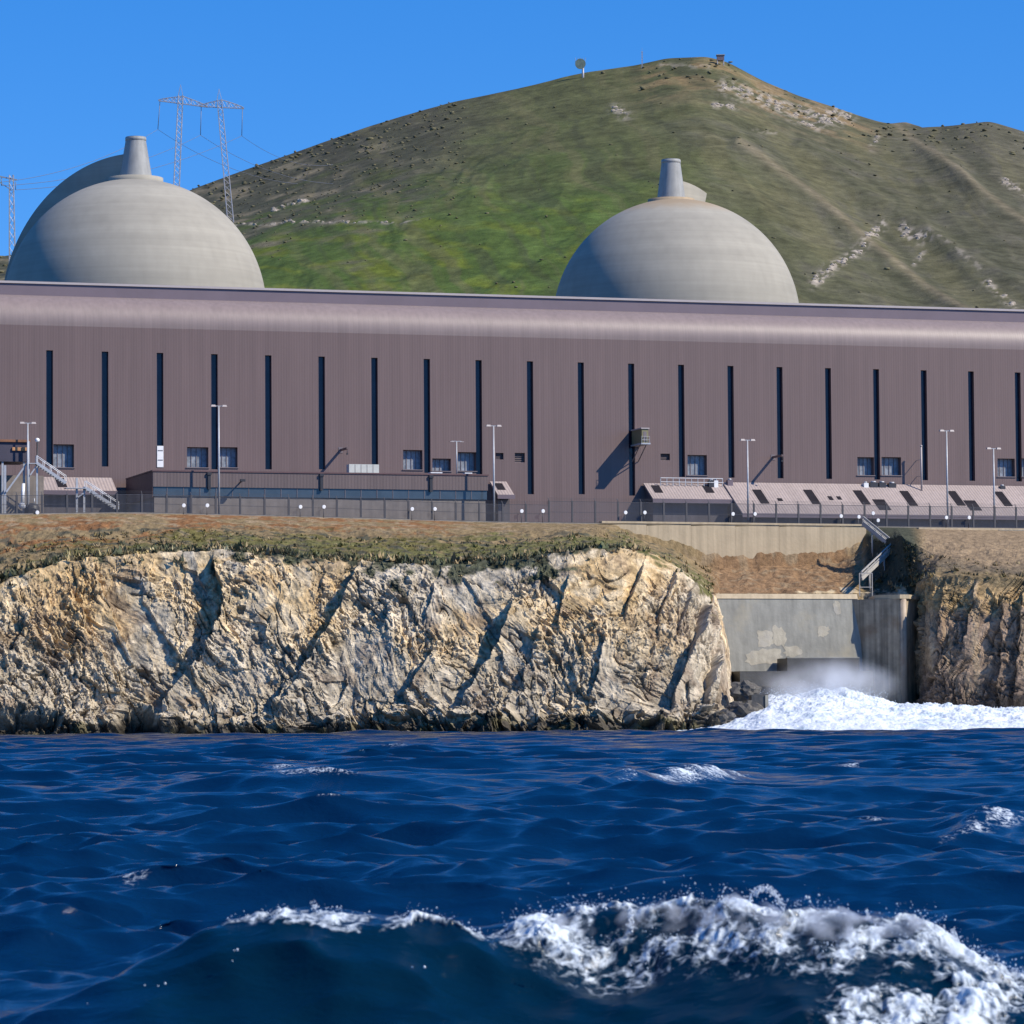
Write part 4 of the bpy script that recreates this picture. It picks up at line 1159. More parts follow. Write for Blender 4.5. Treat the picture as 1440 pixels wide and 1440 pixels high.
# ------------------------------------------------------------------ steel stair and shed at the left edge
def build_left_works():
    off = 22.5
    def Q(px, py, o=off):
        u, z = B(px, py, o); return Vector((u, -o, z))
    # shed on legs
    a = Q(-60, 648); b = Q(39, 622)
    t, og = bthing('equipment_shed', 'dark maroon equipment shed raised on legs at the left edge', 'shed', (a.x + b.x) / 2, off, ZG)
    m = MB(og); m.box(a.x, b.x, -off, -off + 7, a.z, b.z); m.build('wall', mk('navy_cladding', (0.05, 0.045, 0.065), 0.6, 0.2, 0.5), t)
    m = MB(og); m.box(a.x - 0.3, b.x + 0.35, -off - 0.3, -off + 7.3, b.z + 0.003, b.z + 0.35); m.build('roof', mk('rusty_roof', (0.22, 0.10, 0.05), 0.8, 0.4, 0.8), t)
    for x in (a.x + 0.5, (a.x + b.x) / 2 + 1.5, b.x - 0.5):
        m = MB(og); m.box(x - 0.15, x + 0.15, -off + 0.2, -off + 0.5, ZG - 1, a.z - 0.003); m.build('leg', M['steel'], t)
    m = MB(og); q = Q(17, 629); q2 = Q(38, 634)
    m.box(q.x, q2.x, -off - 0.25, -off - 0.004, q2.z, q.z); m.build('sign_board', mk('orange_board', (0.48, 0.24, 0.10), 0.6, 0.35, 2.2), t)
    m = MB(og); m.box(a.x + 0.4, b.x + 3.0, -off + 3.5, -off + 6.5, ZG - 1, a.z - 1.8); m.build('lower_wall', M['lowwall'], t)
    # stair
    off2 = 24.0
    p0 = Q(52, 651, off2); p1 = Q(93, 679, off2); p2 = Q(108, 679, off2); p3 = Q(121, 686, off2); p4 = Q(167, 716, off2)
    t, og = bthing('steel_stair', 'galvanised outdoor stair descending in two flights beside the maroon shed', 'stair', p0.x, off2, ZG)
    def flight(pa, pb, nm):
        m = MB(og)
        for dy in (0, 1.2):
            m.bar(pa + Vector((0, dy, 0)), pb + Vector((0, dy, 0)), 0.09, 0.42)
        fo = m.build(nm, M['steel'], t)
        m = MB(og); n = 12
        for k in range(n):
            c = pa.lerp(pb, (k + 0.5) / n); m.box(c.x - 0.15, c.x + 0.15, c.y + 0.05, c.y + 1.15, c.z - 0.03, c.z + 0.03)
        m.build('tread', M['steel'], fo)
        m = MB(og)
        for dy in (0, 1.2):
            m.tube(pa + Vector((0, dy, 1.05)), pb + Vector((0, dy, 1.05)), 0.055, 6)
            for k in range(5):
                c = pa.lerp(pb, k / 4) + Vector((0, dy, 0)); m.tube(c, c + Vector((0, 0, 1.05)), 0.04, 5)
        m.build('handrail', M['white'], fo)
    flight(p0, p1, 'flight'); flight(p3, p4, 'flight')
    for pa, pb in ((Q(40, 651, off2), p0), (p1, p3)):
        m = MB(og); lo = min(pa.z, pb.z)
        m.box(pa.x - 0.05, pb.x + 0.05, -off2 - 0.05, -off2 + 1.3, lo - 0.12, lo); m.build('landing', M['steel'], t)
    for px, yt, w_ in ((8, 654, 0.34), (41, 620, 0.3), (53, 640, 0.26), (109, 672, 0.3), (119.5, 684, 0.3)):
        p = Q(px, yt, off2); m = MB(og); m.box(p.x - w_/2, p.x + w_/2, -off2 + 0.5, -off2 + 0.5 + w_, ZG - 0.8, p.z); m.build('post', M['steel'], t)
    for a_, b_, w_ in (((41, 648), (9, 692), 0.24), ((43, 668), (52, 655), 0.18), ((110, 699), (120, 692), 0.2)):
        m = MB(og); m.bar(Q(*a_, off2) + Vector((0, .4, 0)), Q(*b_, off2) + Vector((0, .4, 0)), w_, w_); m.build('brace', M['steel'], t)
    # white pipe
    off3 = 25
    p = Q(33, 680, off3); q = Q(31, 711, off3)
    t, og = bthing('standpipe', 'thick white standpipe with a bulbous foot under the steel stair', 'pipe', p.x, off3, q.z - 0.6)
    m = MB(og); m.tube(p, q, 0.24, 10); m.build('pipe', M['white'], t)
    m = MB(og); m.lathe([(0.25, -0.5), (0.5, -0.3), (0.55, 0.05), (0.3, 0.4)], q, 14); m.build('valve', M['white'], t)
    # flag light
    p = Q(52.5, 619, 23.0); q = Q(52.5, 716, 23.0)
    t, og = bthing('globe_lamp', 'white globe lamp on a dark pole above the steel stair', 'lamp', p.x, 23.0, q.z)
    m = MB(og); m.tube(q, p - Vector((0, 0, 0.35)), 0.13, 8); m.build('pole', M['black'], t)
    m = MB(og); m.lathe([(0.05, -0.36), (0.3, -0.2), (0.36, 0), (0.28, 0.22), (0.05, 0.34)], p, 14); m.build('globe', M['white'], t)
    # tank under the stair
    p = Q(47, 712, 24.6)
    t, og = bthing('tank', 'squat dark tank standing under the steel stair by the globe lamp', 'tank', p.x, 24.6, ZG - 0.5)
    m = MB(og); m.lathe([(1.1, -1.5), (1.15, 1.9), (0.9, 2.4), (0.2, 2.6)], (p.x, -24.6 + 1.2, ZG + 0.5), 20); m.build('shell', M['black'], t)
    m = MB(og); m.tube((p.x + 0.3, -23.6, ZG + 2.9), (p.x + 0.3, -23.6, ZG + 3.8), 0.1, 8); m.build('vent', M['steel'], t)
build_left_works()

# ================================================================== DOMES
def dome(px_c, py_top, Yd, rpx, label, duct_az, vent_px, rust):
    r = rpx * Yd / F
    top = P(px_c, py_top, Yd)
    cz = top.z - r
    c = Vector((top.x, Yd, 0))
    t = thing('containment_dome', label, 'containment dome', c + Vector((0, 0, ZG - 0.6)), 0, 'concrete containment domes behind the hall')
    og = (c.x, c.y, ZG - 0.6)
    m = MB(og)
    prof = [(r, -cz + ZG - 0.6)] + [(r * math.cos(a), r * math.sin(a)) for a in np.linspace(0, math.pi / 2 - 0.004, 48)]
    m.lathe(prof, (c.x, c.y, cz), 128)
    # shallow pour joints round the shell
    m.build('shell', mk_dome('stained_dome_concrete', cz + r - ZG + 0.6) if rust else M['dome'], t)
    vb, vt = vent_px           # (px, py, half) bottom and top
    pb = P(vb[0], vb[1], Yd); pt = P(vt[0], vt[1], Yd)
    rb = vb[2] * Yd / F; rt = vt[2] * Yd / F
    m = MB(og)
    zb = pb.z - 1.6
    h = pt.z - zb
    m.lathe([(rb, 0), (rb * 0.93 + rt * 0.07, h * 0.10), (rt, h * 0.95), (rt, h)], (pb.x, Yd, zb), 40, cap=False)
    m.lathe([(rt * 0.9, h), (rt * 0.88, h - 2.5)], (pb.x, Yd, zb), 40, cap=False)
    m.lathe([(rt, h), (rt * 0.9, h)], (pb.x, Yd, zb), 40, cap=False)
    v = m.build('vent_stack', M['vent'], t)
    m = MB(og); m.lathe([(rt * 1.0, h * 0.92), (rt * 1.05, h * 0.925), (rt * 1.05, h * 0.985), (rt * 1.0, h * 0.99)], (pb.x, Yd, zb), 40, cap=False); m.build('rim', M['vent'], v)
    m = MB(og); m.lathe([(rb * 1.0, 0.0), (rb * 1.55, 0.0), (rb * 1.55, 1.75), (rb * 1.0, 1.75)], (pb.x, Yd, zb), 40, cap=False); m.build('vent_base', M['rust'] if rust else M['dome'], v)
    # duct running over the back of the shell from the vent
    m = MB(og); az, ext, wd, a1 = duct_az
    dx, dy = math.cos(az), math.sin(az); sx, sy = -dy, dx
    n = 40; vs = []
    for k in range(n + 1):
        a = rad(93) - (rad(93) - a1) * k / n
        for rr, w_ in ((r - 0.3, wd), (r + ext * 0.75, wd), (r + ext, wd * 0.97), (r + ext, -wd * 0.97), (r + ext * 0.75, -wd), (r - 0.3, -wd)):
            vs.append((c.x + dx * rr * math.cos(a) + sx * w_, c.y + dy * rr * math.cos(a) + sy * w_, cz + rr * math.sin(a)))
    fs = [(k*6+i, k*6+(i+1) % 6, (k+1)*6+(i+1) % 6, (k+1)*6+i) for k in range(n) for i in range(6)]
    fs.append(tuple(range(6)))
    m._add(vs, fs)
    m.build('vent_duct', M['dome'], t)
    return c, r, cz
dome(190, 253, 664, 185, 'left concrete containment dome, its vent backed by a tall curved duct', (rad(180 - 27), 4.6, 1.7, rad(4)), ((191, 252, 25.0), (188, 193, 14.2)), False)
dome(949.5, 281, 690, 174.5, 'right concrete containment dome with a rusty ring round its vent', (rad(52), 3.5, 1.2, rad(71)), ((944, 282, 21.5), (941.5, 224.5, 13.2)), True)

# ================================================================== POWER LINES
def lattice(m, p0, p1, w0, w1, n, r, rd):
    """four-legged lattice column from p0 to p1"""
    p0 = Vector(p0); p1 = Vector(p1)
    ring = []
    for k in range(n + 1):
        c = p0.lerp(p1, k / n); w = w0 + (w1 - w0) * k / n
        ring.append([c + Vector((sx * w / 2, sy * w / 2, 0)) for sx, sy in ((-1, -1), (1, -1), (1, 1), (-1, 1))])
    for i in range(4): m.tube(ring[0][i], ring[-1][i], r, 5, caps=False)
    for k in range(n):
        for i in range(4):
            j = (i + 1) % 4
            a, b = (ring[k][i], ring[k+1][j]) if (k + i) % 2 else (ring[k][j], ring[k+1][i])
            m.tube(a, b, rd, 4, caps=False)

def build_tower():
    _, base_r = hill_at(326, 316)
    Yt = base_r.y
    base_r = P(326, 318, Yt); top_r = P(308.5, 140, Yt)
    top_l = P(254, 134, Yt); base_l = P(246, 300, Yt)
    ends = []
    def pylon(label, b, tp, aL, aR, peak, strings):
        t = thing('transmission_tower', label, 'transmission tower', b, 0, 'lattice towers behind the left dome')
        og = b
        m = MB(og); lattice(m, b - Vector((0, 0, 3)), tp, 2.3, 1.7, 22, 0.13, 0.075); m.build('mast', M['lattice'], t)
        m = MB(og); n = 12
        for s_ in (-0.7, 0.7):
            lo = [aL.lerp(aR, k / n) + Vector((0, s_, -0.2)) for k in range(n + 1)]
            hi = [aL.lerp(aR, k / n) + Vector((0, s_, 0.1 + 2.6 * (1 - abs(2 * k / n - 1)) ** 0.8)) for k in range(n + 1)]
            m.tube(lo[0], lo[-1], 0.10, 5, caps=False)
            for k in range(n):
                m.tube(hi[k], hi[k+1], 0.10, 5, caps=False); m.tube(lo[k], hi[k+1] if k % 2 else hi[k], 0.06, 4, caps=False); m.tube(lo[k+1], hi[k], 0.06, 4, caps=False)
        m.build('crossarm', M['lattice'], t)
        m = MB(og)
        for sx in (-0.85, 0.85):
            for sy in (-0.7, 0.7): m.tube(tp + Vector((sx, sy, 0)), peak, 0.08, 4, caps=False)
        m.build('peak', M['lattice'], t)
        for p, q in strings:
            m = MB(og); m.tube(p, q, 0.14, 6, 0.14); m.build('insulator', M['cable'], t); ends.append(q)
    pylon('left one of two slender lattice towers behind the left dome', base_l, top_l, P(223, 141, Yt), P(292, 150, Yt), P(254, 119, Yt), [(P(225, 142, Yt), P(222, 182, Yt))])
    pylon('right one of two slender lattice towers, its foot on the hillside beside the dome', base_r, top_r, P(281, 149, Yt), P(343, 152, Yt), P(308, 125, Yt),
          [(P(283, 149, Yt), P(282, 190, Yt)), (P(341, 152, Yt), P(340, 191, Yt))])
    # second, smaller tower at the far left
    Y2 = 1120
    b2 = P(18, 372, Y2); tp = P(16, 246, Y2)
    t2 = thing('transmission_tower', 'slim distant line pole with a crossarm at the left edge of the sky', 'transmission tower', b2, 0)
    m = MB(b2); lattice(m, b2 - Vector((0, 0, 12)), tp, 2.0, 1.2, 16, 0.12, 0.07); m.build('mast', M['lattice'], t2)
    m = MB(b2); aL2, aR2 = P(-22, 244, Y2), P(24, 253, Y2); m.bar(aL2, aR2, 0.4, 0.4); m.bar(P(-10, 250, Y2), P(17, 268, Y2), 0.25, 0.25); m.build('crossarm', M['lattice'], t2)
    q2 = [P(-20, 247, Y2), P(2, 250, Y2), P(22, 256, Y2)]
    for q in q2:
        m = MB(b2); m.tube(q, q - Vector((0, 0, 2.4)), 0.12, 6); m.build('insulator', M['cable'], t2)
    names = ['upper', 'middle', 'lower']
    def wire(a, b, sag, label, grp):
        n = 26; m = MB(a); pts = [a.lerp(b, k / n) - Vector((0, 0, sag * 4 * (k / n) * (1 - k / n))) for k in range(n + 1)]
        for k in range(n): m.tube(pts[k], pts[k+1], 0.075, 4, caps=False)
        o = m.build('power_line', M['cable']); o.location = a
        tag(o, label, 'power line', grp)
    for i in range(3):
        wire(ends[i], q2[i] - Vector((0, 0, 2.4)), 4.0, f'{names[i]} power line sagging from the twin lattice towers to the left edge pole', 'power lines left of the lattice tower')
        px = (420, 470, 470)[i]; _, hp = hill_at(px, (262, 262, 235)[i])
        wire(ends[i], hp + Vector((0, 0, 1.0)), 4.0, f'power line running from the {["left", "middle", "right"][i]} insulator of the twin towers to the hill', 'power lines right of the lattice tower')
build_tower()

def hilltop():
    # dish tower
    p = hill_base(np.array(825.0), np.array(0.985)); p = Vector((float(p[0]), float(p[1]), float(p[2])))
    s = p.y / F
    t = thing('dish_tower', 'round dish antenna on a short post on the hill crest', 'antenna tower', p)
    m = MB(p); m.tube(p - Vector((0, 0, 4)), p + Vector((0, 0, 12 * s + 2)), 0.55, 8, 0.45); m.build('post', M['lattice'], t)
    c = p + Vector((-1.2, 0, 13 * s + 2.0))
    m = MB(p); m.tube(c + Vector((0, 0.7, 0)), c + Vector((0.1, -0.2, 0)), 0.7, 20, 2.2); m.tube(c + Vector((0.1, -0.204, 0)), c + Vector((0.1, -0.8, 0)), 2.2, 20, 2.25); m.build('dish', mk('dish_green', (0.12, 0.16, 0.13), 0.6, 0.3, 0.5), t)
    m = MB(p)
    for k in range(5): m.tube(c + Vector((-2 + k, -0.5, 0.5)), c + Vector((-2 + k * 1.1, -0.5, 2.6)), 0.08, 4)
    m.build('aerial', M['lattice'], t)
    # thin mast
    p = hill_base(np.array(909.0), np.array(0.985)); p = Vector((float(p[0]), float(p[1]), float(p[2])))
    t = thing('radio_mast', 'hair-thin radio mast on the hill crest left of the summit', 'radio mast', p)
    m = MB(p); lattice(m, p - Vector((0, 0, 3)), p + Vector((0, 0, 7.5)), 0.5, 0.35, 10, 0.07, 0.05); m.build('mast', M['lattice'], t)
    m = MB(p); m.tube(p + Vector((0, 0, 7.5)), p + Vector((0, 0, 9.0)), 0.05, 5); m.build('aerial', M['lattice'], t)
    # hut on legs at the summit
    p = hill_base(np.array(1020.0), np.array(0.985)); p = Vector((float(p[0]), float(p[1]), float(p[2])))
    t = thing('lookout_hut', 'small grey hut on legs at the right side of the summit', 'hut', p)
    m = MB(p); m.box(p.x - 1.5, p.x + 1.5, p.y - 1.5, p.y + 1.5, p.z + 2.0, p.z + 4.2); m.build('wall', M['fascia'], t)
    m = MB(p); m.box(p.x - 1.8, p.x + 1.8, p.y - 1.8, p.y + 1.8, p.z + 4.203, p.z + 4.5); m.build('roof', M['vent'], t)
    for sx in (-1.3, 1.3):
        for sy in (-1.3, 1.3):
            m = MB(p); m.tube((p.x + sx, p.y + sy, p.z - 2), (p.x + sx, p.y + sy, p.z + 2.0), 0.16, 6); m.build('leg', M['lattice'], t)
hilltop()

# ================================================================== COVE: retaining walls, discharge structure, stair
def build_cove():
    # upper pale retaining wall below the fence
    o1 = FENCE_OFF + 2.0
    ua, ub = B(846, 738, o1)[0], B(1218, 745, o1)[0]
    t, og = bthing('retaining_wall', 'long pale concrete retaining wall just below the fence', 'retaining wall', (ua + ub) / 2, o1, 24)
    m = MB(og)
    xs = np.linspace(ua, ub, 7)
    for a, b in zip(xs[:-1], xs[1:]):
        za = min(B(846, 738.5, o1)[1] + (a - ua) * 0, fence_base(a) + 0.05); zb = fence_base(b) + 0.05
        zb_ = 22.5
        m.hexa([(a + 0.012, -o1 - 0.2, zb_), (b - 0.012, -o1 - 0.2, zb_), (b - 0.012, -o1 + 1.0, zb_), (a + 0.012, -o1 + 1.0, zb_)],
               [(a + 0.012, -o1, za), (b - 0.012, -o1, zb), (b - 0.012, -o1 + 1.0, zb), (a + 0.012, -o1 + 1.0, za)])
    m.build('wall', M['pale_conc'], t)
    m = MB(og)
    za, zb = fence_base(ua) + 0.053, fence_base(ub) + 0.053
    m.hexa([(ua, -o1 - 0.15, za), (ub, -o1 - 0.15, zb), (ub, -o1 + 1.1, zb), (ua, -o1 + 1.1, za)], [(ua, -o1 - 0.15, za + 0.3), (ub, -o1 - 0.15, zb + 0.3), (ub, -o1 + 1.1, zb + 0.3), (ua, -o1 + 1.1, za + 0.3)])
    m.build('coping', M['pale_conc'], t)
    # right kerb wall under the fence on the far side of the stair
    ua2, ub2 = B(1290, 747, o1)[0], B(1600, 749, o1)[0]
    t, og = bthing('kerb_wall', 'low pale concrete kerb wall under the fence above the right cliff', 'retaining wall', (ua2 + ub2) / 2, o1, 28)
    m = MB(og); za, zb = fence_base(ua2) - 0.1, fence_base(ub2) - 0.1
    m.hexa([(ua2, -o1 - 0.6, za - 3), (ub2, -o1 - 0.6, zb - 3), (ub2, -o1 + 0.6, zb - 3), (ua2, -o1 + 0.6, za - 3)], [(ua2, -o1 - 0.6, za), (ub2, -o1 - 0.6, zb), (ub2, -o1 + 0.6, zb), (ua2, -o1 + 0.6, za)])
    m.build('wall', M['pale_conc'], t)
    m = MB(og); ux = B(1402, 748, o1)[0]; zc = fence_base(ux) - 0.1
    m.box(ux, ub2 - 0.1, -o1 - 0.75, -o1 - 0.604, zc - 2.6, zc - 0.2); m.build('facing', M['concrete'], t)
    # lower discharge wall
    oT, oB = 58.0, 61.0
    uL, uR = B(985, 840, oT)[0], B(1206, 840, oT)[0]
    zT = B(1100, 835, oT)[1]; zC = B(1100, 842, oT)[1]; zL = B(1100, 944, oB)[1]
    t, og = bthing('discharge_wall', 'grey patched concrete wall closing the back of the cove', 'sea wall', (uL + uR) / 2, oT, zL)
    m = MB(og)
    m.hexa([(uL, -oB, zL - 8), (uR, -oB, zL - 8), (uR, -oT + 4, zL - 8), (uL, -oT + 4, zL - 8)], [(uL, -oT, zC), (uR, -oT, zC), (uR, -oT + 4, zC), (uL, -oT + 4, zC)])
    m.build('wall', M['concrete'], t)
    m = MB(og); m.hexa([(uL, -oT - 0.12, zC + 0.003), (uR, -oT - 0.12, zC + 0.003), (uR, -oT + 4, zC + 0.003), (uL, -oT + 4, zC + 0.003)], [(uL, -oT + 0.3, zT), (uR, -oT + 0.3, zT), (uR, -oT + 4, zT), (uL, -oT + 4, zT)])
    m.build('coping', M['pale_conc'], t)
    # patches of repair mortar, a few mm proud
    def patch(x0, y0, x1, y1, sk):
        def on(px, py):
            zz = None; o = oT
            for _ in range(5):
                u, z = B(px, py, o); o = oT + (oB - oT) * (zC - z) / (zC - (zL - 8)) + 0.03
            return Vector((u, -o, z))
        rs_ = random.Random(int(x0 * 7 + y0)); m = MB(og); n = 22; pts = []
        cx_, cy_ = (x0 + x1) / 2, (y0 + y1) / 2
        for k in range(n):
            an = 2 * math.pi * k / n; ca, sa = math.cos(an), math.sin(an); q = (abs(ca) ** 4 + abs(sa) ** 4) ** -0.25
            f = q * rs_.uniform(0.72, 1.12)
            pts.append(on(cx_ + sk * 0.5 * -sa + (x1 - x0) / 2 * ca * f, cy_ + (y1 - y0) / 2 * sa * f))
        bk = Vector((0, 0.03, 0))
        m._add(pts + [p + bk for p in pts], [tuple(reversed(range(n)))] + [(k, (k + 1) % n, (k + 1) % n + n, k + n) for k in range(n)])
        return m.build('mortar_patch', M['mortar'], t)
    patch(1064, 885, 1088, 910, -2); patch(1086, 880, 1106, 909, -3); patch(1045, 912, 1100, 936, 8); patch(1101, 908, 1128, 924, 0); patch(1150, 880, 1166, 896, 3); patch(1172, 845, 1182, 866, -2)
    # stepped ledges at its foot
    uS = B(1100, 930, 62)[0]; uW = B(1216, 930, 66)[0]; uA = B(1030, 950, 66)[0]
    z1 = B(1150, 926, 62)[1]; z2 = B(1100, 944, 66)[1]
    t, og = bthing('apron', 'dark wet stepped concrete apron at the foot of the grey wall', 'sea wall', uS, 62, 0)
    m = MB(og); m.box(uS, uW, -64, -60, z2 - 1.5, z1); m.build('upper_step', M['wet_conc'], t)
    m = MB(og); m.box(uA, uW, -69, -60.5, z2 - 2.2, z2 - 0.003); m.build('lower_step', M['wet_conc'], t)
    m = MB(og); m.box(uA + 0.5, uW, -68, -60.5, -2, z2 - 2.203); m.build('footing', M['wet_conc'], t)
    m = MB(og); m.box(uS, uW, -64.05, -63.4, z1 + 0.002, z1 + 0.14); m.build('nosing', M['concrete'], t)
    # wing wall / pier on the right of the channel
    q = [W(B(1198, 840, oT)[0], oT, 0), W(B(1262, 840, 63)[0], 63.5, 0), W(B(1273, 840, 63)[0], 63.5, 0), W(B(1298, 840, 58)[0], 57, 0), W(B(1300, 840, 50)[0], 50, 0), W(B(1200, 840, 50)[0], 50, 0)]
    zt = zT - 0.25
    c = q[1]
    t = thing('wing_wall', 'dark stained concrete wing wall with a walkway on top beside the cove', 'sea wall', (c.x, c.y, 0))
    og = (c.x, c.y, 0)
    m = MB(og); m.prism([(p.x, p.y) for p in q], -2.0, zt - 0.6); m.build('wall', M['dark_conc'], t)
    q2 = [W(B(1222, 840, oT)[0], 60, 0), W(B(1262, 840, 63)[0], 63.9, 0), W(B(1273, 840, 63)[0] + 0.2, 63.9, 0), W(B(1298, 840, 58)[0], 57.3, 0), W(B(1298, 840, 50)[0], 50, 0), W(B(1222, 840, 50)[0], 50, 0)]
    m = MB(og); m.prism([(p.x, p.y) for p in q2], zt - 0.597, zt); m.build('walkway', M['pale_conc'], t)
    m = MB(og); a = W(B(1268, 840, 63)[0], 63.4, 0)
    m.lathe([(0.62, -2.0), (0.58, zt * 0.5), (0.55, zt - 0.62)], (a.x, a.y, 0), 14); m.build('corner_column', mk('limy_concrete', (0.42, 0.34, 0.25), 0.85, 0.25, 0.5, streak=0.45, tint=(0.25, 0.12, 0.06)), t)
    # boulders and a broken block in the foam
    rs = np.random.default_rng(3)
    for px, py, Y, s, lab in ((1046, 972, 503, 1.5, 'tall dark boulder leaning on the cliff point in the foam'), (1052, 1000, 497, 1.4, 'low wide dark boulder under the square block in the foam'),
                              (1018, 1010, 494, 1.1, 'small black boulder at the seaward tip of the cliff'), (1000, 1014, 495, 0.9, 'small brown boulder at the foot of the cliff point'),
                              (1036, 996, 500, 1.0, 'grey boulder between the cliff point and the square block')):
        p = P(px, py, Y)
        v, f = ico(3); v = v * np.array((1.25, 1.0, 0.95))
        nn = fbm(v[:, 0] * 1.3 + px, v[:, 1] * 1.3, v[:, 2] * 1.3, octs=4, seed=int(px))
        st = np.floor(nn * 5) / 5
        v = v * (1 + 0.35 * nn + 0.2 * st)[:, None] * s
        o = soup('boulder', v, f, M['boulder'], False); o.location = p
        tag(o, lab, 'boulder', 'boulders at the foot of the cliff point')
    p = P(1066, 985, 498)
    t = thing('concrete_block', 'square broken concrete block jutting from the foam by the boulders', 'concrete block', p, rad(12))
    m = MB(); m.hexa([(-1.2, -0.9, -1.5), (1.1, -1.0, -1.5), (1.2, 1.0, -1.5), (-1.1, 1.0, -1.5)], [(-1.1, -0.8, 0.75), (1.15, -0.95, 0.85), (1.2, 1.0, 0.9), (-1.0, 1.0, 0.7)]); m.build('block', M['wet_conc'], t)
    m = MB(); m.box(0.7, 1.12, -1.12, -1.03, -1.2, 0.72); m.build('edge_facing', M['concrete'], t)
build_cove()

def zigzag():
    pts = [P(1214, 736, 571), P(1257, 771, 565), P(1212, 814, 557), P(1204, 812, 556)]
    t = thing('zigzag_stair', 'weathered zigzag stair with handrails down the bluff to the wing wall', 'stair', pts[2])
    og = pts[2]
    for a, b, w_ in ((pts[0], pts[1], 1.3), (pts[1], pts[2], 1.3)):
        side = Vector((0, 1.0, 0))
        m = MB(og)
        for s in (0, w_): m.bar(a + side * s, b + side * s, 0.16, 0.55)
        fo = m.build('flight', M['railing'], t)
        m = MB(og); n = 20
        for k in range(n):
            c = a.lerp(b, (k + 0.5) / n); m.box(c.x - 0.14, c.x + 0.14, c.y + 0.08, c.y + w_ - 0.08, c.z - 0.02, c.z + 0.05)
        m.build('tread', M['darkwall'], fo)
        m = MB(og)
        for s in (0, w_):
            for h in (0.55, 1.05): m.bar(a + side * s + Vector((0, 0, h)), b + side * s + Vector((0, 0, h)), 0.12, 0.17 if h > 1 else 0.10)
            for k in range(6):
                c = a.lerp(b, k / 5) + side * s; m.tube(c, c + Vector((0, 0, 1.05)), 0.05, 5)
        m.build('handrail', M['railing'], fo)
        for f in (0.3, 0.75):
            c = a.lerp(b, f)
            for s in (0.1, w_ - 0.1):
                m = MB(og); m.tube(c + side * s, c + side * s - Vector((0, 0, 4)), 0.08, 6); m.build('support', M['railing'], fo)
    p = pts[1]; m = MB(og); m.box(p.x - 0.7, p.x + 0.7, p.y - 0.1, p.y + 1.6, p.z - 0.26, p.z - 0.2); m.build('landing', M['railing'], t)
    # gate frame at the foot
    m = MB(og); b = P(1209, 836, 556)
    for dx in (0, 1.9): m.bar(b + Vector((dx, 0, -0.3)), b + Vector((dx, 0, 3.2)), 0.14, 0.14, up=(0, 1, 0))
    for h in (1.1, 3.2): m.bar(b + Vector((0, 0, h)), b + Vector((1.9, 0, h)), 0.12, 0.12)
    m.build('gate_frame', M['railing'], t)
zigzag()

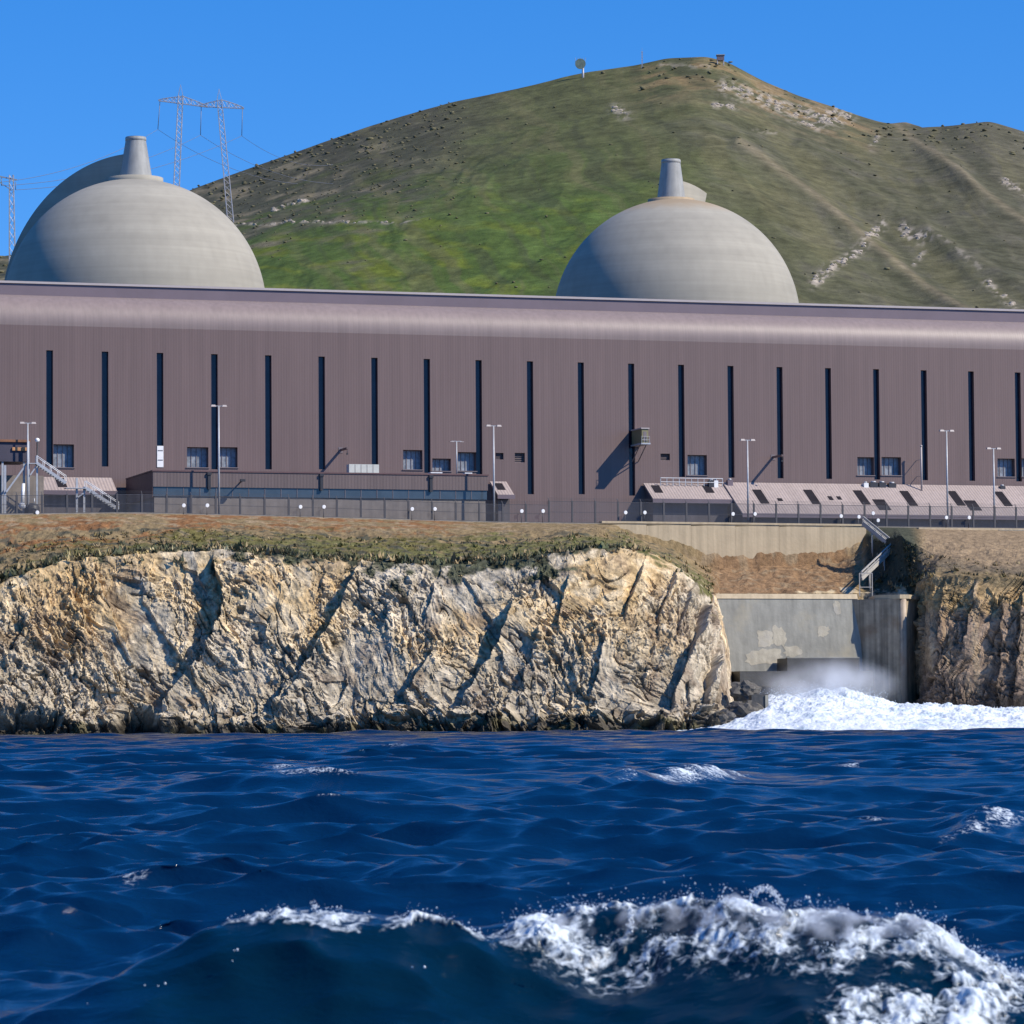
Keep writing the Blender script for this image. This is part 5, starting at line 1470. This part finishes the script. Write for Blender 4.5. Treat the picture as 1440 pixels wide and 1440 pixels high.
# ================================================================== SEA
def sea_material():
    m = bpy.data.materials.new('sea_water')
    nt, N, L, bs = nodes_of(m)
    at = N.new('ShaderNodeAttribute'); at.attribute_name = 'foam'
    tc = N.new('ShaderNodeTexCoord')
    # fine ripples
    b1 = N.new('ShaderNodeTexNoise'); b1.inputs['Scale'].default_value = 4.0; b1.inputs['Detail'].default_value = 7; b1.inputs['Roughness'].default_value = 0.6
    mp = N.new('ShaderNodeMapping'); mp.inputs['Scale'].default_value = (0.75, 1.5, 1.0); mp.inputs['Rotation'].default_value = (0, 0, rad(14))
    L.new(tc.outputs['Object'], mp.inputs['Vector']); L.new(mp.outputs[0], b1.inputs['Vector'])
    bp = N.new('ShaderNodeBump'); bp.inputs['Strength'].default_value = 1.0; bp.inputs['Distance'].default_value = 0.034
    L.new(b1.outputs['Fac'], bp.inputs['Height'])
    # lacy foam
    n1 = N.new('ShaderNodeTexNoise'); n1.inputs['Scale'].default_value = 7.0; n1.inputs['Detail'].default_value = 10; n1.inputs['Roughness'].default_value = 0.65; n1.inputs['Distortion'].default_value = 0.6
    L.new(tc.outputs['Object'], n1.inputs['Vector'])
    mr = N.new('ShaderNodeMapRange'); mr.inputs[1].default_value = 0.25; mr.inputs[2].default_value = 0.75; mr.inputs[3].default_value = -0.66; mr.inputs[4].default_value = 0.66
    L.new(n1.outputs['Fac'], mr.inputs[0])
    vo = N.new('ShaderNodeTexVoronoi'); vo.feature = 'DISTANCE_TO_EDGE'; vo.inputs['Scale'].default_value = 7.5
    dv = N.new('ShaderNodeVectorMath'); dv.operation = 'MULTIPLY_ADD'; dv.inputs[1].default_value = (0.16, 0.16, 0.16); L.new(n1.outputs['Color'], dv.inputs[0]); L.new(tc.outputs['Object'], dv.inputs[2])
    L.new(dv.outputs[0], vo.inputs['Vector'])
    ve = N.new('ShaderNodeMapRange'); ve.interpolation_type = 'SMOOTHSTEP'; ve.inputs[1].default_value = 0.0; ve.inputs[2].default_value = 0.22; ve.inputs[3].default_value = 0.13; ve.inputs[4].default_value = -0.13
    L.new(vo.outputs['Distance'], ve.inputs[0])
    a0 = N.new('ShaderNodeMath'); a0.operation = 'ADD'; L.new(mr.outputs[0], a0.inputs[0]); L.new(ve.outputs[0], a0.inputs[1])
    ad = N.new('ShaderNodeMath'); ad.operation = 'ADD'; L.new(at.outputs['Fac'], ad.inputs[0]); L.new(a0.outputs[0], ad.inputs[1])
    cl = N.new('ShaderNodeMapRange'); cl.interpolation_type = 'SMOOTHSTEP'; cl.inputs[1].default_value = 0.22; cl.inputs[2].default_value = 1.12
    L.new(ad.outputs[0], cl.inputs[0])
    ab = N.new('ShaderNodeAttribute'); ab.attribute_name = 'face_shade'  # darker teal on the wave front, painted for its weaker sky reflection
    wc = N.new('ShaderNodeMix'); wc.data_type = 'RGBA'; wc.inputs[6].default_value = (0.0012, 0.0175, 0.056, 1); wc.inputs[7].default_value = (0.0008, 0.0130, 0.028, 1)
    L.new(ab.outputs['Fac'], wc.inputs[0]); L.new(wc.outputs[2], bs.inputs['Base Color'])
    bs.inputs['Roughness'].default_value = 0.12; bs.inputs['IOR'].default_value = 1.34; bs.inputs['Specular IOR Level'].default_value = 0.38
    L.new(bp.outputs[0], bs.inputs['Normal'])
    fo = N.new('ShaderNodeBsdfPrincipled'); fo.inputs['Base Color'].default_value = (0.58, 0.65, 0.70, 1); fo.inputs['Roughness'].default_value = 0.6
    fo.inputs['Specular IOR Level'].default_value = 0.4
    b2 = N.new('ShaderNodeBump'); b2.inputs['Strength'].default_value = 1; b2.inputs['Distance'].default_value = 0.02
    n3 = N.new('ShaderNodeTexNoise'); n3.inputs['Scale'].default_value = 14; n3.inputs['Detail'].default_value = 6; L.new(tc.outputs['Object'], n3.inputs['Vector'])
    L.new(n3.outputs['Fac'], b2.inputs['Height']); L.new(b2.outputs[0], fo.inputs['Normal'])
    mx = N.new('ShaderNodeMixShader'); gt = N.new('ShaderNodeMapRange'); gt.interpolation_type = 'SMOOTHSTEP'; gt.inputs[1].default_value = 0.03; gt.inputs[2].default_value = 0.35; L.new(at.outputs['Fac'], gt.inputs[0])
    gm = N.new('ShaderNodeMath'); gm.operation = 'MULTIPLY'; L.new(gt.outputs[0], gm.inputs[0]); L.new(cl.outputs[0], gm.inputs[1])
    L.new(gm.outputs[0], mx.inputs[0]); L.new(bs.outputs[0], mx.inputs[1]); L.new(fo.outputs[0], mx.inputs[2])
    out = next(n for n in N if n.type == 'OUTPUT_MATERIAL'); L.new(mx.outputs[0], out.inputs['Surface'])
    return m

CREST = np.array([(-400, -0.3), (-150, -0.25), (0, -0.12), (60, -0.02), (120, 0.10), (200, 0.34), (260, 0.52), (320, 0.68), (400, 0.76), (470, 0.75), (560, 0.67), (640, 0.55), (700, 0.52), (760, 0.57), (850, 0.62), (950, 0.68),
                  (1020, 0.73), (1100, 0.68), (1180, 0.64), (1250, 0.62), (1310, 0.55), (1350, 0.38), (1390, 0.20), (1440, 0.12), (1600, 0.0), (1900, -0.1)], float)
YC = 32.0
def build_sea():
    ys = [22.0]
    while ys[-1] < 26: ys.append(ys[-1] + 0.12)
    while ys[-1] < 34.5: ys.append(ys[-1] + 0.022)
    while ys[-1] < 575:
        y = ys[-1]; ys.append(y + max(0.035, min(0.62, 0.0021 * y)) * (1 if y > 45 else 1.0))
    ys = np.array(ys); xs = np.linspace(-0.165, 0.165, 820)
    ext = 60.0 * (np.linspace(0, 1, 90)[1:] ** 2.6)
    A = np.concatenate([np.full(len(ext), xs[0]), xs, np.full(len(ext), xs[-1])]); OX = np.concatenate([-ext[::-1], np.zeros(len(xs)), ext])
    xs = A
    A, Yg = np.meshgrid(A, ys); Xg = A * Yg + OX[None, :]
    dY = np.repeat(np.gradient(ys)[:, None], len(xs), 1)
    rs = np.random.default_rng(23)
    Z = np.zeros_like(Xg); DX = np.zeros_like(Xg); DY = np.zeros_like(Xg)
    near = np.exp(-np.abs((Yg - 31.5) / 5.0) ** 4)
    mean = rad(-100)                                   # travel direction: towards the camera and a little to the left
    gust = 0.75 + 0.5 * fbm(Xg * 0.02, Yg * 0.012, octs=3, seed=500)
    NWV = 84
    for k in range(NWV):
        lam = 0.35 * (19.0 / 0.35) ** (k / (NWV - 1)) * rs.uniform(0.93, 1.07)
        th = mean + rs.normal(0, 0.75 if lam < 1.8 else 0.45 if lam < 5 else 0.30)
        kk = 2 * math.pi / lam
        amp = (0.0165 if lam < 2.2 else 0.0112) * lam * rs.uniform(0.5, 1.4) if lam < 5 else 0.052 * (7 / lam) ** 0.35 * rs.uniform(0.5, 1.3)
        keep = np.clip((lam * max(0.35, abs(math.sin(th))) - 2.2 * dY) / (2.0 * dY), 0, 1)
        if keep.max() <= 0: continue
        ph = kk * (math.cos(th) * Xg + math.sin(th) * Yg) + rs.uniform(0, 6.28)
        s, c = np.sin(ph), np.cos(ph)
        g = amp * keep * (gust if lam < 8 else 1) * (1 - (0.25 if lam < 1.6 else 0.72) * near)
        Z += g * s; DX += g * 1.0 * math.cos(th) * c; DY += g * 1.0 * math.sin(th) * c
    rms = Z.std()
    # the near breaking wave
    px = 720 + F * Xg / Yg
    pxc = 720 + F * Xg / YC
    crest = np.interp(pxc, CREST[:, 0], CREST[:, 1])
    crest = np.apply_along_axis(lambda r: np.convolve(np.pad(r, 15, 'edge'), np.ones(31) / 31, 'valid'), 1, crest)
    yc = YC + 0.35 * np.sin(Xg * 0.8 + 1.0) + 0.25 * np.sin(Xg * 1.9)
    d = yc - Yg                                         # metres in front of the crest
    base = -0.30
    S = np.where(d > 0, np.exp(-np.abs(d / 1.35) ** 1.7), np.exp(-np.abs(d / 1.9) ** 1.5))
    hero = (crest - base) * S + base * np.exp(-((Yg - 31) / 6.0) ** 2)
    Z += hero
    # second, distant whitecap and lesser swells
    def swell(x0px, y0, x1px, y1, h, wf, wb):
        nonlocal Z
        xa, xb = (x0px - 720) / F * y0, (x1px - 720) / F * y1
        s = (Xg - xa) / (xb - xa)
        yl = y0 + (y1 - y0) * s + 0.8 * np.sin(s * 5)
        dd = yl - Yg
        e = np.exp(-np.abs((s - 0.55) / 0.52) ** 3)
        prof = np.where(dd > 0, np.exp(-np.abs(dd / wf) ** 1.6), np.exp(-np.abs(dd / wb) ** 1.6))
        Z += h * e * prof
        return s, dd, e
    s2, d2, e2 = swell(800, 112, 1030, 138, 0.62, 3.2, 6.0)
    s3, d3, e3 = swell(1330, 68, 1450, 76, 0.32, 1.8, 3.5)
    swell(60, 60, 190, 62, 0.38, 1.6, 3.0); swell(480, 66, 800, 70, 0.30, 1.8, 4.0); swell(980, 52, 1350, 58, 0.34, 1.4, 3.0); swell(-80, 40, 120, 42, 0.25, 1.0, 2.0)
    swell(250, 110, 620, 122, 0.28, 3, 6)
    # ---------------- foam
    foam = np.zeros_like(Xg)
    n1 = fbm(Xg * 1.5, Yg * 1.5, octs=5, seed=510, gain=0.6); n2 = fbm(Xg * 0.6, Yg * 0.6, octs=3, seed=515)
    n3 = fbm(Xg * 5, Yg * 5, octs=3, seed=517)
    stv = fbm(Xg * 3.2 + d * 2.2, d * 0.9, octs=4, seed=523)
    Wd = np.interp(pxc, [280, 320, 380, 420, 470, 520, 560, 640, 680, 705, 740, 850, 950, 1050, 1150, 1250, 1320, 1370, 1400, 1440, 1600, 2000],
                   [0.0, 0.10, 0.30, 0.26, 0.20, 0.06, 0.10, 0.10, 0.26, 0.50, 0.95, 1.45, 1.20, 1.0, 0.95, 0.95, 1.0, 0.9, 0.8, 0.8, 0.5, 0.0])
    lip = 0.12 + 0.18 * sstep(630, 760, pxc)
    dn = d + 0.34 * n1 + 0.22 * n2
    f1 = sstep(-lip - 0.12, -lip + 0.1, d) * (1 - sstep(Wd * 0.62, Wd * 1.15 + 0.02, dn))
    f1 *= sstep(0.02, 0.12, Wd) * np.where(pxc < 690, 0.70 + 0.5 * n1, (0.68 + 0.85 * n1 + 0.5 * stv + 0.2 * n2) * (1 - 0.42 * np.clip(d / (Wd + 0.05), 0, 1)))
    foam = np.maximum(foam, f1)
    f2 = sstep(1090, 1180, pxc + 60 * n2) * sstep(0.75, 1.05, dn) * (1 - sstep(2.2, 3.0, d)) * (0.62 + 0.85 * n1 + 0.3 * stv)
    f2 = f2 * (1 - sstep(1600, 2000, pxc)); foam = np.maximum(foam, f2 * (d > 0))
    foam = np.maximum(foam, e2 * np.clip(s2 * 1.1, 0, 1) * np.exp(-((d2 - 0.9) / (0.6 + 2.2 * np.clip(s2, 0, 1))) ** 2) * (0.85 + 0.7 * n2 + 0.4 * n1) * 1.05)
    foam = np.maximum(foam, e3 * np.exp(-((d3 - 0.4) / 0.9) ** 2) * (0.48 + 0.6 * n1))
    # loose whitecaps on the highest crests, and lace drifting between the waves
    zz = (Z - hero * near) / max(rms, 1e-3)
    foam = np.maximum(foam, sstep(3.6, 4.6, zz + 0.8 * n2) * 0.5 * (1 - near) * sstep(40, 60, Yg))
    for (xa, xb, yy, hw, amt) in ((470, 640, 87, 1.6, 0.46), (1160, 1240, 81, 1.0, 0.5), (640, 705, 190, 3, 0.75), (1150, 1215, 330, 8, 0.6), (160, 220, 54, 0.7, 0.42), (380, 430, 168, 3, 0.45), (1240, 1320, 118, 3, 0.42), (1165, 1200, 160, 2.5, 0.5)):
        e = sstep(xa - 15, xa + 15, px) * (1 - sstep(xb - 15, xb + 15, px)) * np.exp(-((Yg - yy - (px - xa) * 0.02) / hw) ** 2)
        foam = np.maximum(foam, e * amt * (1 + 0.9 * n2 + 0.5 * n1))
    # surf line along the rocks
    shore = np.interp(px, [-200, 0, 200, 250, 290, 420, 700, 860, 930, 1000], [498, 499, 500, 499, 500, 499, 497, 495, 492, 486])
    foam = np.maximum(foam, sstep(-3.5, 1.0, Yg - shore + 3.0 * n2) * np.interp(px, [-100, 200, 240, 300, 420, 700, 850, 930, 1000], [0.30, 0.36, 0.9, 0.8, 0.36, 0.42, 0.6, 0.9, 1.0]))
    fz = np.clip(foam, 0, 1)
    thick = fz * near
    Z += thick * (0.06 + 0.08 * n1 + 0.03 * n3)
    DY += -thick * 0.12 * n1
    Z += fz * (1 - near) * 0.02 * n1
    o = grid_mesh('sea', Xg + DX, Yg + DY, Z, sea_material(), smooth=True, attrs={'foam': foam, 'face_shade': np.clip(sstep(-0.35, 0.35, d) * np.exp(-((Yg - 31) / 3.0) ** 4) * sstep(60, 300, pxc), 0, 1)})
    tag(o, 'deep blue choppy sea with a breaking wave close by', 'sea', kind='structure')
    # droplets thrown up along the crest
    v0, f0 = ico(1)
    V = []; FA = []; n = 0
    H, Wn = Xg.shape
    cand = np.where((near > 0.7) & (f1 > 0.45) & (np.abs(d) < 1.2))
    rs2 = np.random.default_rng(8)
    def drop(p, r):
        nonlocal n
        V.append(v0 * r * np.array((1, 1, rs2.uniform(0.8, 1.5))) + p); FA.append(f0 + n); n += len(v0)
    for k in rs2.choice(len(cand[0]), 3000):
        i, j = cand[0][k], cand[1][k]
        big = pxc[i, j] > 690
        h = abs(rs2.normal(0, 0.07 if big else 0.03))
        drop(np.array((Xg[i, j] + DX[i, j], Yg[i, j] + DY[i, j], Z[i, j] + h)), 0.0016 + 0.0062 * rs2.random() ** 3)
    # jets and arcs of spray
    def jet(pxa, base_y, tip_px, tip_y, num, spread):
        for q in range(num):
            t = rs2.random() ** 0.7
            x_ = pxa + (tip_px - pxa) * t + rs2.normal(0, spread * (0.4 + 0.6 * (1 - t))); y_ = base_y + (tip_y - base_y) * t + rs2.normal(0, spread * 0.6)
            drop(np.array(P(x_, y_, YC + 0.2 + rs2.normal(0, 0.12))), rs2.uniform(0.004, 0.0115) * (1.2 - 0.6 * t))
    jet(1015, 1300, 1020, 1264, 300, 6); jet(888, 1312, 886, 1276, 130, 2.5); jet(1225, 1312, 1219, 1280, 130, 2.5); jet(1352, 1350, 1340, 1306, 110, 4)
    jet(1428, 1400, 1428, 1364, 110, 4); jet(450, 1292, 440, 1270, 60, 5); jet(1075, 1300, 1060, 1282, 160, 8)
    for q in range(320):
        a = rs2.uniform(0.0, math.pi * 1.15)
        x_ = 1074 + 26 * math.cos(a) + rs2.normal(0, 2.6); y_ = 1293 - 44 * math.sin(a) + rs2.normal(0, 2.6)
        drop(np.array(P(x_, y_, YC + 0.2 + rs2.normal(0, 0.1))), rs2.uniform(0.003, 0.010))
    for cx, cy, num in ((852, 1275, 5), (1130, 1264, 5), (1270, 1298, 6), (1398, 1358, 6), (330, 1340, 3), (215, 1390, 3), (240, 1402, 4), (120, 1418, 7), (160, 1415, 2), (590, 1360, 2), (460, 1392, 1)):
        for q in range(num): drop(np.array(P(cx + rs2.normal(0, 9), cy + rs2.normal(0, 5), YC - 0.9)), rs2.uniform(0.005, 0.013))
    # veil of fine mist clinging to the lip
    mv = MB(); ring = []; ps = np.linspace(700, 1372, 48)
    vs = []; fs = []; nn_ = 12
    for a_, p_ in enumerate(ps):
        xx = (p_ - 720) / F * YC; zc = float(np.interp(p_, CREST[:, 0], CREST[:, 1])); ycc = YC + 0.35 * math.sin(xx * 0.8 + 1.0) + 0.25 * math.sin(xx * 1.9)
        r_ = 0.05 + 0.13 * max(0.0, math.sin(math.pi * a_ / 47)) ** 0.5 * (0.8 + 0.3 * math.sin(p_ * 0.05) + 0.2 * math.sin(p_ * 0.13))
        for q in range(nn_):
            t_ = 2 * math.pi * q / nn_; vs.append((xx, ycc - 0.15 + 2.0 * r_ * math.cos(t_), zc + 0.03 + r_ * math.sin(t_)))
    fs = [(a_*nn_+q, a_*nn_+(q+1) % nn_, (a_+1)*nn_+(q+1) % nn_, (a_+1)*nn_+q) for a_ in range(47) for q in range(nn_)] + [tuple(range(nn_)), tuple(reversed(range(47*nn_, 48*nn_)))]
    mv._add(vs, fs, True)
    vm_ = bpy.data.materials.new('lip_mist'); nt, N_, L_, bs_ = nodes_of(vm_); N_.remove(bs_)
    pv = N_.new('ShaderNodeVolumePrincipled'); pv.inputs['Color'].default_value = (0.93, 0.96, 1, 1)
    tcn = N_.new('ShaderNodeTexCoord'); nz = N_.new('ShaderNodeTexNoise'); nz.inputs['Scale'].default_value = 4.5; nz.inputs['Detail'].default_value = 4; L_.new(tcn.outputs['Object'], nz.inputs['Vector'])
    mr_ = N_.new('ShaderNodeMapRange'); mr_.interpolation_type = 'SMOOTHSTEP'; mr_.inputs[1].default_value = 0.46; mr_.inputs[2].default_value = 0.72; mr_.inputs[4].default_value = 7.0
    L_.new(nz.outputs['Fac'], mr_.inputs[0]); L_.new(mr_.outputs[0], pv.inputs['Density']); L_.new(pv.outputs[0], next(k for k in N_ if k.type == 'OUTPUT_MATERIAL').inputs['Volume'])
    o = mv.build('breaker_mist', vm_); tag(o, 'thin veil of mist blown along the lip of the breaking wave', 'mist', kind='stuff')
    o = soup('sea_spray', np.concatenate(V), np.concatenate(FA), mk('spray_drop', (0.60, 0.66, 0.72), 0.25, 0.05, 5, spec=0.8), True)
    tag(o, 'white droplets of spray thrown up by the breaking wave', 'spray', kind='stuff')
    # open water around and under the modelled surface
    m = MB(); m.quad((-4000, -2500, -1.1), (4000, -2500, -1.1), (4000, 556, -1.1), (-4000, 556, -1.1))
    o = m.build('sea', bpy.data.materials['sea_water'])
    tag(o, 'open blue sea stretching away on all sides', 'sea', kind='structure')
build_sea()

# ------------------------------------------------------------------ churning white water in the cove
def build_cove_foam():
    PX = np.linspace(905, 1500, 620); YY = np.linspace(463, 545, 300)
    A, Yg = np.meshgrid((PX - 720) / F, YY); Xg = A * Yg
    px = 720 + F * A
    ytop = np.interp(px, [905, 930, 985, 1020, 1045, 1062, 1080, 1100, 1150, 1190, 1215, 1240, 1265, 1300, 1350, 1400, 1440, 1500], [1024, 1020, 1013, 1008, 999, 990, 983, 979, 975, 976, 983, 989, 994, 996, 998, 1001, 1003, 1006])
    zt = 2.5 + (1004 - ytop) / F * 505
    front = np.interp(px, [905, 930, 1000, 1060, 1150, 1300, 1500], [489, 487, 478, 472, 468, 466, 465]) + 2.0 * noise(px * 0.02, px * 0 + 3.3, seed=7)
    back = np.interp(px, [905, 1000, 1040, 1100], [496, 503, 520, 545])
    s = np.clip((Yg - front) / (508 - front), 0, 1)
    n1 = fbm(Xg * 0.35, Yg * 0.30, octs=5, seed=601, gain=0.6); n2 = fbm(Xg * 0.12, Yg * 0.1, octs=3, seed=611)
    Z = -0.5 + (zt + 0.5) * (s ** 0.8) * (1 - 0.35 * sstep(512, 545, Yg)) + (0.25 + 0.75 * s) * (0.62 * n1 + 0.75 * n2)
    Z = np.where(Yg > back, Z - 0.6 * (Yg - back), Z)
    Z = np.where((Yg < front + 0.2), -1.2, np.maximum(Z, np.where(Yg < front + 3, 0.12 + 0.2 * n1, -1.2)))
    m = mk('cove_foam', (0.70, 0.75, 0.78), 0.6, 0.10, 0.5, 0.16, bscale=2.4, tint=(0.34, 0.46, 0.50))
    o = grid_mesh('white_water', Xg, Yg, Z, m, smooth=True)
    tag(o, 'mass of churning white water pouring out of the cove', 'white water', kind='stuff')
    # fine thrown spray: small beads over the mound
    v0, f0 = ico(1); V = []; FA = []; rs = np.random.default_rng(4); n = 0
    for k in range(2600):
        p_x = rs.choice((rs.normal(1120, 45), rs.normal(1205, 30), rs.uniform(1050, 1440)))
        yt = float(np.interp(p_x, px[0], ytop[0])); up = abs(rs.normal(0, 8 if p_x < 1250 else 4))
        p = np.array(P(p_x, yt + 2 - up, 507 + rs.uniform(-4, 8)))
        V.append(v0 * rs.uniform(0.02, 0.065) + p); FA.append(f0 + n); n += len(v0)
    o = soup('cove_spray', np.concatenate(V), np.concatenate(FA), bpy.data.materials['spray_drop'], True)
    tag(o, 'fine white spray hanging over the churning water in the cove', 'spray', kind='stuff')
    # drifting mist
    a = P(1045, 1000, 512); b = P(1275, 930, 512)
    cx, cz = (a.x + b.x) / 2, (a.z + b.z) / 2
    v, f = ico(4)
    v = v * np.array(((b.x - a.x) / 2, 11.0, (b.z - a.z) / 2 + 1.5))
    mm = bpy.data.materials.new('mist'); nt, N, L, bs = nodes_of(mm); N.remove(bs)
    out = next(k for k in N if k.type == 'OUTPUT_MATERIAL')
    pv = N.new('ShaderNodeVolumePrincipled'); pv.inputs['Color'].default_value = (0.95, 0.97, 1, 1); pv.inputs['Anisotropy'].default_value = 0.2
    tc = N.new('ShaderNodeTexCoord'); nz = N.new('ShaderNodeTexNoise'); nz.inputs['Scale'].default_value = 0.16; nz.inputs['Detail'].default_value = 4
    L.new(tc.outputs['Object'], nz.inputs['Vector'])
    mr = N.new('ShaderNodeMapRange'); mr.inputs[1].default_value = 0.42; mr.inputs[2].default_value = 0.72; mr.inputs[4].default_value = 0.28
    L.new(nz.outputs['Fac'], mr.inputs[0])
    sp = N.new('ShaderNodeVectorMath'); sp.operation = 'DIVIDE'; sp.inputs[1].default_value = ((b.x - a.x) / 2, 11.0, (b.z - a.z) / 2 + 1.5); L.new(tc.outputs['Object'], sp.inputs[0])
    ln = N.new('ShaderNodeVectorMath'); ln.operation = 'LENGTH'; L.new(sp.outputs[0], ln.inputs[0])
    fd = N.new('ShaderNodeMapRange'); fd.interpolation_type = 'SMOOTHSTEP'; fd.inputs[1].default_value = 1.0; fd.inputs[2].default_value = 0.2; L.new(ln.outputs['Value'], fd.inputs[0])
    mu = N.new('ShaderNodeMath'); mu.operation = 'MULTIPLY'; L.new(mr.outputs[0], mu.inputs[0]); L.new(fd.outputs[0], mu.inputs[1])
    L.new(mu.outputs[0], pv.inputs['Density']); L.new(pv.outputs[0], out.inputs['Volume'])
    o = soup('spray_mist', v, f, mm, True); o.location = (cx, 511, cz)
    tag(o, 'thin white mist drifting over the churning water in the cove', 'mist', kind='stuff')
build_cove_foam()

# ================================================================== LIGHT, SKY, CAMERA
world = bpy.data.worlds.new('World'); scene.world = world; world.use_nodes = True
nt = world.node_tree; N = nt.nodes; L = nt.links
bg = N['Background']
sky = N.new('ShaderNodeTexSky'); sky.sky_type = 'NISHITA'; sky.sun_disc = False
sky.sun_elevation = SUN_EL; sky.sun_rotation = math.pi - SUN_AZ
sky.altitude = 0; sky.air_density = 1.0; sky.dust_density = 0.0; sky.ozone_density = 3.0
tc = N.new('ShaderNodeTexCoord')
va = N.new('ShaderNodeVectorMath'); va.operation = 'ADD'; va.inputs[1].default_value = (0, 0, 0.13)
L.new(tc.outputs['Generated'], va.inputs[0])
vn = N.new('ShaderNodeVectorMath'); vn.operation = 'NORMALIZE'; L.new(va.outputs[0], vn.inputs[0]); L.new(vn.outputs[0], sky.inputs['Vector'])
hs = N.new('ShaderNodeHueSaturation'); hs.inputs['Hue'].default_value = 0.512; hs.inputs['Saturation'].default_value = 1.42; hs.inputs['Value'].default_value = 1.0
L.new(sky.outputs[0], hs.inputs['Color']); L.new(hs.outputs[0], bg.inputs['Color'])
bg.inputs['Strength'].default_value = 0.15

sun = bpy.data.lights.new('sun', 'SUN'); sun.energy = 4.5; sun.angle = rad(0.5); sun.color = (1.0, 0.915, 0.79)
so = bpy.data.objects.new('sun', sun); so.rotation_euler = SUN.to_track_quat('Z', 'Y').to_euler(); so.location = (60, -60, 120); COL.objects.link(so)

cam = bpy.data.cameras.new('camera'); co = bpy.data.objects.new('camera', cam); COL.objects.link(co)
co.matrix_world = Matrix.Translation(CAM) @ RM.to_4x4()
cam.sensor_width = 36; cam.sensor_fit = 'HORIZONTAL'; cam.lens = 36 * F / 1440
cam.clip_start = 1; cam.clip_end = 9000
cam.dof.use_dof = True; cam.dof.focus_distance = 540; cam.dof.aperture_fstop = 6.3
scene.camera = co
scene.view_settings.view_transform = 'Standard'; scene.view_settings.look = 'None'; scene.view_settings.exposure = 0.36; scene.view_settings.gamma = 1
scene.cycles.use_denoising = True
scene.cycles.max_bounces = 6; scene.cycles.volume_bounces = 3
